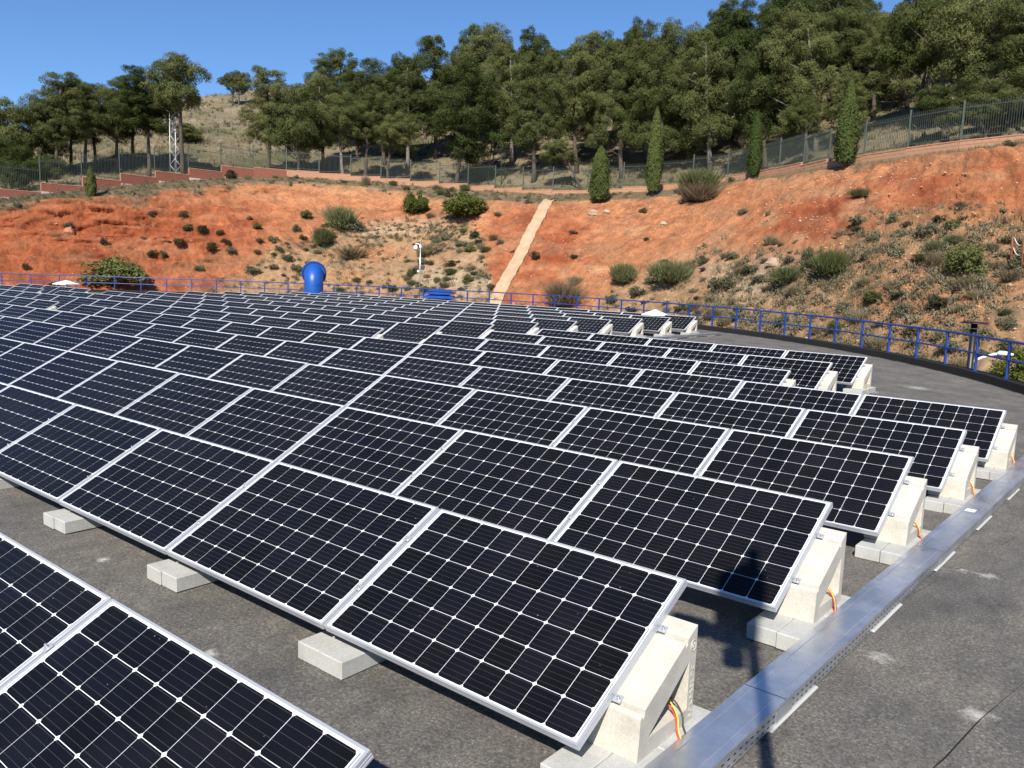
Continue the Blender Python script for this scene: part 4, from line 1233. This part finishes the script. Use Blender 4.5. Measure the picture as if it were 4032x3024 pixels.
def pine(bt, bc, d, top, bot, width, label, seed, pale=False):
    bx_, by_ = at(bt, d); cx, cy = at(bc, d)
    zg = float(surf(np.array([bt]), np.array([float(d)]))[0]) - 0.25
    bot = max(bot + (0.02 if bt > -60 else -0.06) * (top - bot), zg + 0.6)
    ch_ = max(2.0, top - bot)
    g_ = random.Random(seed)
    pool = CROWNS_TALL if ch_ / width > 1.25 else CROWNS_ROUND
    me, cc, W, H = pool[seed % len(pool)]
    t = empty('pine_tree', (bx_, by_, zg))
    tag(t, label, 'pine tree', 'pines on the hill behind the fence')
    rz = g_.uniform(0, 6.28)
    sx_, sz_ = width / W * 1.24, ch_ / H
    crown = link('crown', me, t, (cx - bx_, cy - by_, bot - zg), (0, 0, rz), (sx_, sx_, sz_))
    cs, sn = math.cos(rz), math.sin(rz)
    lim = []
    for q in g_.sample(cc, min(13, len(cc))):
        x_, y_, z_ = q[0] * sx_, q[1] * sx_, q[2] * sz_
        lim.append((cx - bx_ + cs * x_ - sn * y_, cy - by_ + sn * x_ + cs * y_, bot - zg + z_))
    r0 = 0.10 + 0.0105 * (top - zg)
    link('trunk', trunk_mesh((0, 0, 0), (cx - bx_, cy - by_, bot - zg + ch_ * 0.80), r0, lim, seed, pale), t)
    return t

PINES = [(-70.70,-70.38,93,16.7,10.8,5.7), (-69.45,-69.11,96,17.7,12.0,5.4), (-68.06,-67.59,92,19.6,12.7,4.9), (-67.29,-66.94,98,19.4,13.9,4.4), (-66.55,-66.49,94,19.1,14.0,4.2), (-65.92,-66.08,100,20.2,15.0,3.9), (-64.83,-64.87,95,20.0,14.4,4.8), (-63.98,-63.97,97,21.0,14.3,5.2), (-62.96,-62.94,93,20.6,14.9,4.7), (-60.96,-61.16,90,21.9,15.8,6.3), (-60.93,-60.77,112,18.9,15.2,4.4), (-70.43,-70.32,84,11.7,7.8,4.0), (-68.55,-68.64,88,11.2,8.3,3.0), (-55.89,-55.95,94,22.5,14.1,5.0), (-53.94,-54.38,91,20.9,13.2,6.4), (-52.26,-52.64,97,23.3,14.4,4.9), (-51.18,-51.32,108,28.0,19.4,5.8), (-51.03,-51.01,92,20.3,14.5,4.9), (-50.16,-50.28,103,25.0,17.1,4.6), (-49.61,-49.37,92,21.0,14.6,3.6), (-48.33,-48.25,100,25.6,16.9,5.3), (-48.15,-47.53,90,18.2,14.0,4.3), (-46.86,-47.00,98,26.5,16.7,5.8), (-45.01,-45.20,101,29.2,17.3,5.9), (-43.61,-43.02,89,23.5,12.3,6.5), (-42.83,-43.38,108,31.8,19.7,6.1), (-41.11,-41.55,104,31.0,20.3,6.4), (-39.86,-40.16,95,27.8,16.8,5.1), (-38.30,-38.14,88,24.9,14.4,5.4), (-38.14,-38.80,104,31.1,20.4,5.8), (-35.43,-36.03,89,26.4,16.0,5.5), (-34.96,-36.50,84,15.2,12.5,3.3), (-33.78,-34.52,96,28.8,18.2,5.9), (-32.39,-32.98,86,25.5,14.3,4.8), (-30.71,-31.39,108,33.8,22.6,4.8), (-29.95,-30.27,84,24.8,14.0,5.2), (-28.28,-29.00,92,28.6,16.7,5.7), (-26.64,-27.40,82,25.9,13.8,6.0), (-24.72,-25.73,86,28.7,16.6,6.7), (-23.13,-23.94,76,23.9,12.9,5.1), (-21.84,-22.95,88,30.3,18.2,6.4), (-20.16,-21.23,74,24.6,13.7,5.4), (-18.72,-19.95,82,28.4,17.4,6.4), (-17.69,-18.18,72,18.6,13.7,3.2), (-16.62,-17.59,84,27.0,16.8,4.2), (-15.05,-16.04,78,25.1,15.3,4.8), (-13.01,-13.96,70,23.3,16.1,5.9), (-12.77,-13.34,64,15.5,13.1,2.9), (-10.57,-11.32,60,15.0,12.0,3.7), (-10.09,-11.16,66,22.8,15.7,5.9), (-8.57,-9.46,62,21.6,13.6,5.2), (-20.71,-21.20,70,16.4,13.4,2.4)]
for i, (bt, bc, d, top, bot, w) in enumerate(sorted(PINES)):
    h = top - float(surf(np.array([bt]), np.array([float(d)]))[0])
    size = 'low' if h < 6 else ('tall' if h > 13 else 'mid-sized')
    pine(bt, bc, d, top, bot, w, unique(f'{size} pine at front of wood above {near_mark(bt)}'), 11 + i, pale=(i % 5 == 2))
SKYLINE = [(-70.72,0.1608), (-69.80,0.1653), (-69.11,0.1624), (-68.12,0.1851), (-67.52,0.1921), (-66.69,0.1817), (-65.94,0.1880), (-64.94,0.1927), (-64.30,0.1979), (-63.41,0.1970), (-62.63,0.2025), (-62.22,0.2177), (-61.16,0.2224), (-60.37,0.2169), (-59.58,0.1894), (-56.94,0.2138), (-55.52,0.2213), (-54.38,0.2183), (-52.93,0.2206), (-52.35,0.2365), (-51.32,0.2416), (-50.58,0.2316), (-49.39,0.2358), (-47.60,0.2482), (-46.40,0.2573), (-44.90,0.2706), (-43.38,0.2772), (-40.33,0.2817), (-37.88,0.2811), (-36.35,0.2802), (-35.11,0.2729), (-34.21,0.2807), (-32.99,0.2758), (-31.40,0.2959), (-30.47,0.2882), (-29.98,0.2756), (-28.85,0.2903), (-27.68,0.2924), (-26.57,0.3056), (-25.45,0.3133), (-22.68,0.3229), (-19.96,0.3243), (-18.57,0.3130), (-17.73,0.3000), (-15.92,0.2995), (-15.25,0.2915), (-14.96,0.3071), (-12.35,0.3200), (-9.73,0.3140), (-7.76,0.3090)]
skb = np.array([q[0] for q in SKYLINE]); ske = np.array([q[1] for q in SKYLINE])
fill = []
for layer, (off, stepb) in enumerate(((20, 2.3), (30, 1.9), (44, 1.7))):
    b = -71.5 + layer * 0.7
    while b < -7:
        b += stepb * random.uniform(0.75, 1.25)
        if -60.6 < b < -56.2 or (b < -60 and layer > 0) or (b < -34 and layer == 0) or (b < -40 and random.random() < 0.35): continue
        dw_ = float(prof_at(b)[6])
        d = dw_ + off + random.uniform(-4, 4)
        tane = float(np.interp(b, skb, ske)) - (random.uniform(0.012, 0.06) if layer < 2 else random.uniform(0.0, 0.022))
        zg = float(surf(np.array([b]), np.array([d]))[0])
        top = 1.9 + d * tane
        h = top - zg
        if h > 15: h = random.uniform(13, 15); top = zg + h
        if h < 6: continue
        fill.append((b, d, top, zg + h * random.uniform(0.40, 0.52), min(6.5, h * random.uniform(0.42, 0.56))))
for i, (b, d, top, bot, w) in enumerate(sorted(fill)):
    pine(b, b + random.uniform(-0.3, 0.3), d, top, bot, w, unique(f'pine deep in wood above {near_mark(b)}'), 301 + i)
for k, (db, dd, tt) in enumerate(((-0.30, 0, 0.2105), (0.10, -2, 0.2115))):
    b, d = -57.72 + db, 150.0 + dd
    top = 1.9 + d * tt
    pine(b, b + 0.1, d, top, top - 3.4, 3.6, f'{["left", "right"][k]} of the two umbrella-shaped pines alone on the hilltop', 900 + k)

# ------------------------------------------------------------------ cypresses along the wall
def cypress(b, d, zt, width, label, seed, shaggy=0.0):
    g_ = np.random.default_rng(seed)
    px, py = at(b, d)
    zg = float(surf(np.array([b]), np.array([d]))[0]) - 0.1
    h = zt - zg
    t = empty('cypress', (px, py, zg))
    tag(t, label, 'cypress', 'cypresses along the wall')
    n = int(2600 * h * width)
    hh = g_.random(n) ** 0.9
    prof_ = np.where(hh < 0.18, 0.55 + 0.45 * (hh / 0.18) ** 0.5, np.cos(np.clip((hh - 0.18) / 0.82, 0, 1) * math.pi / 2) ** 0.62)
    a = g_.random(n) * 2 * math.pi
    lob = 1 + 0.14 * np.sin(a * 3 + hh * 9 + seed) + 0.10 * np.sin(a * 5 - hh * 17) + shaggy * g_.normal(size=n) * 0.25
    rho = width / 2 * prof_ * lob * (0.55 + 0.45 * g_.random(n) ** 0.35)
    P = np.stack([rho * np.cos(a), rho * np.sin(a), 0.08 * h + hh * 0.92 * h], 1)
    outw = np.stack([np.cos(a), np.sin(a), 0.25 + 0 * a], 1)
    nn = unit(outw + 0.55 * g_.normal(size=(n, 3)))
    v, f = tufts(P, nn, g_.uniform(0.05, 0.13, n), g_.uniform(0.018, 0.038, n), g_, unit(np.array([0, 0, 1.0]) + 0.35 * outw + 0.3 * g_.normal(size=(n, 3))))
    link('crown', np_mesh('crown', v, f, M['cypress']), t)
    MB().tube([(0, 0, 0), (0, 0, h * 0.5), (0, 0, h * 0.92)], [0.12, 0.08, 0.02], 7).build('trunk', M['bark'], t)
cypress(-33.86, 69.6, 12.4, 1.45, 'broad bushy cypress in front of the fence, right of the chute', 1, 0.9)
cypress(-30.30, 69.4, 15.5, 1.15, 'tall narrow dark cypress before the fence, second from the left of the tall ones', 2, 0.45)
cypress(-23.88, 65.0, 14.3, 0.95, 'bright narrow spindle-shaped cypress before the fence', 3, 0.30)
cypress(-18.40, 54.6, 14.1, 1.22, 'tallest columnar cypress at the fence on the right', 4, 0.35)
cypress(-66.22, 77.0, 9.3, 0.80, 'small lone cypress before the red wall on the left', 5, 0.2)

# ------------------------------------------------------------------ shrubs on the bank
def shrub_mesh(kind, seed):
    g_ = np.random.default_rng(seed)
    VV, FF, off = [], [], 0
    if kind in ('straw', 'twig', 'broom'):
        n = {'straw': 420, 'twig': 1100, 'broom': 2200}[kind]
        a = g_.random(n) * 2 * math.pi
        lean = g_.uniform(0.05, 0.95, n) ** 0.8 * (0.75 if kind != 'broom' else 0.65)
        ln = g_.uniform(0.55, 1.0, n)
        d = np.stack([np.sin(lean) * np.cos(a), np.sin(lean) * np.sin(a), np.cos(lean)], 1)
        base = np.stack([0.18 * g_.normal(size=n), 0.18 * g_.normal(size=n), np.zeros(n)], 1)
        st = g_.uniform(0.0, 0.55, n)[:, None] if kind == 'broom' else g_.uniform(0.0, 0.25, n)[:, None]
        c = base * 0.6 + d * (ln[:, None] * (0.5 + st * 0.5))
        nn = unit(np.cross(d, g_.normal(size=(n, 3))))
        v, f = tufts(c, nn, ln * (0.5 if kind != 'broom' else 0.22), np.full(n, {'straw': 0.011, 'twig': 0.006, 'broom': 0.009}[kind]), g_, d)
        v[:, 2] = np.maximum(v[:, 2], -0.05)
        VV.append(v); FF.append(f); off += len(v)
    if kind in ('sage', 'darksage', 'green', 'juniper', 'twig', 'broom'):
        nc, per = {'sage': (12, 95), 'darksage': (12, 95), 'green': (44, 120), 'juniper': (48, 150), 'twig': (10, 90), 'broom': (14, 120)}[kind]
        for k in range(nc):
            a = g_.random() * 2 * math.pi; q = 0.36 * math.sqrt(g_.random())
            c = np.array([q * math.cos(a), q * math.sin(a), g_.uniform(0.15, 0.78) * (1 - 0.55 * q / 0.36 * 0.8)])
            rad = g_.uniform(0.16, 0.28) * (0.62 if kind in ('juniper', 'green') else 1)
            d = unit(g_.normal(size=(per, 3)) + np.array([0, 0, 0.4]))
            P = c + d * rad * (0.6 + 0.5 * g_.random((per, 1)))
            P[:, 2] = np.maximum(P[:, 2], 0.0)
            nn = unit(d + 0.7 * g_.normal(size=(per, 3)))
            s = {'juniper': 0.030, 'green': 0.032, 'twig': 0.018, 'broom': 0.022}.get(kind, 0.055)
            v, f = tufts(P, nn, g_.uniform(0.6, 1.3, per) * s, g_.uniform(0.5, 1.0, per) * s * 0.6, g_, unit(d + np.array([0, 0, 0.6])))
            VV.append(v); FF.append(f + off); off += len(v)
    return np_mesh('foliage', np.concatenate(VV), np.concatenate(FF), M[kind])
SHM = {k: [shrub_mesh(k, 500 + 10 * i + len(k)) for i in range(4)] for k in ('straw', 'twig', 'broom', 'sage', 'darksage', 'green', 'juniper')}
ME_STEM = MB().tube([(0, 0, -0.12), (0.02, 0.01, 0.25), (-0.03, 0.02, 0.45)], [0.05, 0.035, 0.015], 5).mesh('stem', M['bark'])
WORD = {'straw': ('dry straw tuft', 'grass tuft'), 'twig': ('dry twiggy brush', 'dry bush'), 'broom': ('olive broom bush', 'bush'), 'sage': ('low grey-green shrub', 'shrub'), 'darksage': ('low dark shrub', 'shrub'), 'green': ('fresh green bush', 'bush'), 'juniper': ('dense dark juniper bush', 'bush')}
def seat(b, tane, d0=None, d1=None):
    """distance where the ground meets the line of sight of that elevation"""
    df, zf, dk, zk, dc, zc, dw, zw, dr, zr = [float(q) for q in prof_at(b)]
    ds = np.arange((d0 or df - 3), (d1 or dw - 0.6), 0.08)
    z = surf(np.full_like(ds, b), ds)
    hit = np.nonzero(z >= EYE + ds * tane)[0]
    return float(ds[hit[0]]) if len(hit) else None
def shrub(b, d, w, h, kind, label, seed):
    px, py = at(b, d); z = float(surf(np.array([b]), np.array([d]))[0])
    t = empty('shrub', (px, py, z - 0.04))
    tag(t, label, WORD[kind][1], 'shrubs growing on the cut bank')
    me = SHM[kind][seed % 4]
    link('foliage', me, t, (0, 0, 0), (0, 0, seed * 1.7), (w * 1.15, w * 1.15, h * 1.05))
    if kind not in ('straw',): link('stem', ME_STEM, t, None, None, (w, w, h))
def place_word(b, d):
    df, zf, dk, zk, dc, zc, dw, zw, dr, zr = [float(q) for q in prof_at(b)]
    if d > dw: return 'on hillside'
    if d > dc - 0.5: return 'on crest'
    return 'high on bank' if d > dk else 'low on bank'
SHRUBS = [(-62.95,0.0465,0.0078,0.0078,'darksage'), (-60.98,0.0489,0.0112,0.0090,'darksage'), (-60.75,0.0345,0.0112,0.0101,'darksage'), (-59.89,0.0307,0.0112,0.0135,'darksage'), (-61.28,0.0173,0.0135,0.0112,'darksage'), (-65.59,0.0154,0.0078,0.0101,'darksage'), (-69.79,-0.0146,0.0078,0.0101,'darksage'), (-62.86,0.0050,0.0101,0.0090,'darksage'), (-62.28,0.0019,0.0101,0.0090,'darksage'), (-58.83,0.0311,0.0101,0.0078,'darksage'), (-58.53,0.0210,0.0101,0.0078,'darksage'), (-57.00,0.0497,0.0067,0.0056,'sage'), (-56.54,0.0397,0.0101,0.0090,'green'), (-59.29,0.0142,0.0146,0.0101,'darksage'), (-58.16,0.0109,0.0135,0.0090,'sage'), (-55.56,0.0254,0.0135,0.0101,'sage'), (-55.15,0.0157,0.0101,0.0078,'sage'), (-54.09,0.0391,0.0112,0.0101,'sage'), (-53.64,0.0289,0.0112,0.0090,'darksage'), (-54.68,0.0054,0.0123,0.0101,'sage'), (-53.49,0.0554,0.0146,0.0112,'green'), (-56.88,-0.0102,0.0168,0.0101,'sage'), (-60.15,-0.0095,0.0112,0.0078,'sage'), (-54.09,-0.0059,0.0135,0.0101,'sage'), (-56.43,0.0242,0.0090,0.0067,'darksage'), (-46.25,0.0666,0.0314,0.0336,'juniper'), (-42.92,0.0625,0.0504,0.0404,'juniper'), (-51.24,0.0414,0.0347,0.0336,'broom'), (-52.38,0.0219,0.0224,0.0280,'broom'), (-50.23,0.0421,0.0224,0.0146,'sage'), (-27.31,0.0917,0.0448,0.0420,'broom'), (-27.05,0.0905,0.0380,0.0240,'twig'), (-27.75,0.0900,0.0300,0.0230,'twig'), (-31.97,-0.0116,0.0303,0.0336,'broom'), (-28.86,-0.0106,0.0476,0.0370,'broom'), (-21.27,-0.0024,0.0370,0.0258,'broom'), (-18.70,0.0045,0.0392,0.0392,'broom'), (-11.06,0.0169,0.0420,0.0392,'green'), (-13.26,0.0305,0.0280,0.0078,'green'), (-36.02,-0.0374,0.0504,0.0336,'twig'), (-64.97,-0.0288,0.0673,0.0381,'green'), (-7.27,-0.1021,0.0616,0.0560,'juniper'), (-49.60,0.0958,0.0101,0.0123,'twig'), (-38.06,0.0176,0.0123,0.0112,'darksage'), (-35.37,0.0192,0.0101,0.0078,'darksage'), (-24.37,0.0768,0.0123,0.0078,'sage'), (-22.76,0.0757,0.0067,0.0078,'sage'), (-12.71,0.0706,0.0135,0.0090,'darksage'), (-31.00,-0.0219,0.0224,0.0168,'sage'), (-25.36,-0.0099,0.0280,0.0191,'sage'), (-23.66,0.0098,0.0224,0.0135,'sage'), (-26.68,0.0188,0.0135,0.0123,'sage'), (-22.33,0.0420,0.0112,0.0090,'darksage'), (-20.12,0.0274,0.0146,0.0168,'sage'), (-45.19,0.0187,0.0280,0.0146,'straw'), (-50.46,0.0098,0.0336,0.0168,'straw'), (-42.61,-0.0126,0.0146,0.0112,'green'), (-46.57,-0.0095,0.0090,0.0135,'green'), (-41.01,-0.0216,0.0112,0.0101,'darksage'), (-32.70,-0.0313,0.0157,0.0123,'sage'), (-58.08,0.1698,0.0146,0.0123,'darksage')]
todo = []
for b, te, wd_, hd_, kind in SHRUBS:
    d = seat(b, te) if te < 0.17 else seat(b, te, 95, 200)
    if d is None:
        d = float(prof_at(b)[6]) - 0.9
    todo.append((b, d, wd_ * d, hd_ * d, kind))
# many more small ones, thick on the pale lower bank, sparse on the red faces
tries = 0
g_ = random.Random(5)
extra = []
while len(extra) < 215 and tries < 9000:
    tries += 1
    b = g_.uniform(-71, -8)
    df, zf, dk, zk, dc, zc, dw, zw, dr, zr = [float(q) for q in prof_at(b)]
    d = g_.uniform(df + 0.5, dw - 0.8)
    z = surf(np.array([b]), np.array([d]))
    t_, tan_, top_ = soil_zone(np.array([b]), np.array([d]), z)
    p = 0.022 + 0.9 * float(tan_[0]) + 0.30 * float(top_[0])
    if b < -58: p *= 0.7
    if -41.5 < b < -35.5 and abs((b + 37.2) + (72 - d) * 0.184) < 0.9: continue
    if z[0] < EYE + d * -0.045 and b < -30: continue
    px, py = at(b, d)
    p *= float(sstep(-0.25, 0.25, fbm(np.array([px / 5.0]), np.array([py / 5.0]), 33.0, 2))[0]) * 1.3
    if g_.random() > p: continue
    px, py = at(b, d)
    if any((px - q[0]) ** 2 + (py - q[1]) ** 2 < 0.5 for q in extra): continue
    extra.append((px, py))
    kind = g_.choices(['sage', 'darksage', 'straw', 'broom', 'green'], [0.46, 0.12, 0.30, 0.08, 0.04])[0]
    w = g_.uniform(0.40, 0.95) * (0.9 if b < -45 else 1.05)
    todo.append((b, d, w, w * g_.uniform(0.55, 0.85), kind))
for i, (b, d, w, h, kind) in enumerate(sorted(todo)):
    size = 'big ' if w > 1.9 else ('tiny ' if w < 0.55 else '')
    shrub(b, d, w, h, kind, unique(f'{size}{WORD[kind][0]} {place_word(b, d)} below {near_mark(b).replace("the ground ", "").replace("the ", "")}' if d < float(prof_at(b)[6]) else f'{WORD[kind][0]} on the bare hilltop beside the two pines'), i)

# ------------------------------------------------------------------ ground cover nobody could count
def grass_field(name, label, pts, hmin, hmax, m, seed, wid=0.018, per=5):
    g_ = np.random.default_rng(seed)
    P = np.repeat(pts, per, 0) + np.concatenate([0.12 * g_.normal(size=(len(pts) * per, 2)), np.zeros((len(pts) * per, 1))], 1)
    n = len(P)
    a = g_.random(n) * 2 * math.pi; lean = g_.uniform(0.0, 0.7, n)
    d = np.stack([np.sin(lean) * np.cos(a), np.sin(lean) * np.sin(a), np.cos(lean)], 1)
    ln = g_.uniform(hmin, hmax, n)
    nn = unit(np.cross(d, g_.normal(size=(n, 3))))
    t2 = np.cross(nn, d) * (wid * g_.uniform(0.6, 1.4, n))[:, None]
    V = np.stack([P - t2, P + t2, P + d * ln[:, None]], 1).reshape(-1, 3)
    V[:, 2] -= 0.03
    F = np.arange(3 * n).reshape(n, 3)
    return tag(link(name, np_mesh(name, V, F, m)), label, kind='stuff')
def scatter(n, accept, seed, lo, hi):
    g_ = np.random.default_rng(seed)
    b = g_.uniform(-72, -6, n); f = g_.random(n)
    P_ = prof_at(b)
    d = lo(P_) + (hi(P_) - lo(P_)) * f
    z = surf(b, d)
    ok = g_.random(n) < accept(b, d, z)
    b, d, z = b[ok], d[ok], z[ok]
    return np.stack([d * np.sin(np.radians(b)), d * np.cos(np.radians(b)), z], 1)
def acc_bank(b, d, z):
    t, tan, top = soil_zone(b, d, z)
    x = d * np.sin(np.radians(b)); y = d * np.cos(np.radians(b))
    patch = sstep(-0.05, 0.35, fbm(x / 3.0, y / 3.0, 6.0, 3))
    return np.clip(tan * patch * 0.8 + top * 0.9 + 0.012, 0, 1)
pts_ = scatter(34000, acc_bank, 21, lambda P: P[0], lambda P: P[6] - 0.3)
grass_field('dry_grass', 'dry straw-coloured grass on the bank and its crest', pts_, 0.08, 0.30, M['straw'], 22, 0.014, 6)
pts_ = scatter(16000, lambda b, d, z: acc_bank(b, d, z) * (0.35 + 0.65 * sstep(-28, -20, b)), 23, lambda P: P[0], lambda P: P[2] + 2)
grass_field('low_scrub', 'grey-green low scrub covering the foot of the bank on the right', pts_, 0.08, 0.24, M['sage'], 24, 0.016, 12)
pts_ = scatter(26000, lambda b, d, z: 0.25 + 0.6 * sstep(-0.1, 0.3, fbm(d * np.sin(np.radians(b)) / 4, d * np.cos(np.radians(b)) / 4, 1.0, 3)), 25, lambda P: P[6] + 0.5, lambda P: P[6] + 55)
grass_field('hill_grass', 'dry grass and low scrub on the hillside behind the fence', pts_, 0.15, 0.5, M['straw'], 26, 0.035, 4)
pts_ = scatter(5000, lambda b, d, z: 0.2 + 0.8 * sstep(0.0, 0.3, fbm(d * np.sin(np.radians(b)) / 6, d * np.cos(np.radians(b)) / 6, 7.0, 3)), 27, lambda P: P[6] + 4, lambda P: P[8])
grass_field('hill_scrub', 'dull green scrub dotted over the hillside', pts_, 0.25, 0.7, M['darksage'], 28, 0.06, 7)
def scrub_mounds(name, label, pts, m, seed, per=42, r0=0.16, r1=0.42):
    g_ = np.random.default_rng(seed)
    VV, FF, off = [], [], 0
    for c in pts:
        r_ = g_.uniform(r0, r1); h_ = r_ * g_.uniform(0.6, 1.15)
        d = unit(g_.normal(size=(per, 3)) + np.array([0, 0, 0.6])); d[:, 2] = np.abs(d[:, 2])
        P = c + d * np.array([r_, r_, h_]) * (0.35 + 0.75 * g_.random((per, 1)))
        nn = unit(d * 0.5 + 0.8 * g_.normal(size=(per, 3)))
        v, f = tufts(P, nn, g_.uniform(0.05, 0.12, per), g_.uniform(0.014, 0.032, per), g_, unit(d + np.array([0, 0, 0.9]) + 0.4 * g_.normal(size=(per, 3))))
        VV.append(v); FF.append(f + off); off += len(v)
    return tag(link(name, np_mesh(name, np.concatenate(VV), np.concatenate(FF), m)), label, kind='stuff')
def acc_scrub(b, d, z):
    t, tan, top = soil_zone(b, d, z)
    x = d * np.sin(np.radians(b)); y = d * np.cos(np.radians(b))
    return np.clip(tan, 0, 1) * (0.15 + 0.85 * sstep(-0.15, 0.25, fbm(x / 4.0, y / 4.0, 16.0, 3))) + 0.25 * top
pts_ = scatter(7500, lambda b, d, z: acc_scrub(b, d, z) * sstep(-33, -22, b), 41, lambda P: P[0], lambda P: P[2] + 3)
scrub_mounds('grey_scrub', 'grey-brown scrub matting the lower bank on the right', pts_, M['scrub'], 42)
pts_ = scatter(17000, lambda b, d, z: acc_scrub(b, d, z) * (1 - sstep(-34, -30, b)) * 0.9, 43, lambda P: P[0], lambda P: P[6] - 0.4)
scrub_mounds('small_scrub', 'small grey-green scrub dotted thickly over the middle of the bank', pts_, M['sage'], 44, 34, 0.13, 0.36)
pts_ = scatter(2600, lambda b, d, z: 0.15 + 0.85 * sstep(0.0, 0.25, fbm(d * np.sin(np.radians(b)) / 8, d * np.cos(np.radians(b)) / 8, 3.0, 3)), 45, lambda P: P[6] + 3, lambda P: P[8] + 4)
scrub_mounds('hill_bushes', 'low dull bushes dotted over the hillside', pts_, M['scrub'], 46, 40, 0.25, 0.75)
# loose stones
g_ = np.random.default_rng(31)
pts_ = scatter(7000, lambda b, d, z: 0.25 + 0.75 * sstep(-60, -50, b), 32, lambda P: P[0], lambda P: P[4])
octa = np.array([(1, 0, 0), (0, 1, 0), (-1, 0, 0), (0, -1, 0), (0, 0, 0.8), (0, 0, -0.8)], float)
of = np.array([(0, 1, 4), (1, 2, 4), (2, 3, 4), (3, 0, 4), (1, 0, 5), (2, 1, 5), (3, 2, 5), (0, 3, 5)])
n = len(pts_)
sc = (0.022 + 0.075 * g_.random(n) ** 4)[:, None, None]
V = octa[None] * (0.65 + 0.7 * g_.random((n, 6, 3))) * sc
V = V + pts_[:, None, :]
F = (of[None] + 6 * np.arange(n)[:, None, None]).reshape(-1, 3)
tag(link('loose_stones', np_mesh('loose_stones', V.reshape(-1, 3), F, M['pebble'])), 'pale loose stones strewn over the bank', kind='stuff')
# boulders
def boulder(b, te, size, label, m, seed):
    d = seat(b, te) or 44
    px, py = at(b, d); z = float(surf(np.array([b]), np.array([d]))[0])
    g_ = random.Random(seed)
    mb = MB(); vs, fs = [], []
    nu, nv = 10, 7
    for j in range(nv):
        th = math.pi * (j + 0.5) / nv
        for i in range(nu):
            ph = 2 * math.pi * i / nu
            r_ = size * (0.8 + 0.35 * g_.random())
            vs.append((r_ * math.sin(th) * math.cos(ph), r_ * math.sin(th) * math.sin(ph) * 0.8, r_ * math.cos(th) * 0.75))
    for j in range(nv - 1):
        for i in range(nu):
            fs.append((j * nu + i, (j + 1) * nu + i, (j + 1) * nu + (i + 1) % nu, j * nu + (i + 1) % nu))
    fs.append(tuple(range(nu))); fs.append(tuple(reversed(range((nv - 1) * nu, nv * nu))))
    o = mb.add(vs, fs).build('boulder', m, None, (px, py, z + size * 0.2))
    tag(o, label, 'boulder', 'boulders lying on the bank')
boulder(-22.24, 0.0200, 0.42, 'pale grey boulder low on the bank between two broom bushes', M['stone'], 1)
boulder(-67.46, 0.0248, 0.50, 'reddish boulder on the red face at the far left', speckled('red_earth_rock', (0.30, 0.11, 0.055), (0.42, 0.18, 0.10), 4, 0.95, 0.5, 0.02), 2)
boulder(-34.2, 0.072, 0.40, 'ochre boulder of the rock heap right of the chute', M['stone'], 3)
boulder(-33.3, 0.074, 0.33, 'smaller ochre boulder of the rock heap right of the chute', M['stone'], 4)
boulder(-29.5, 0.062, 0.28, 'small pale boulder right of the rock heap', M['stone'], 5)
print('panels', panel_count, 'objects', len(bpy.data.objects))
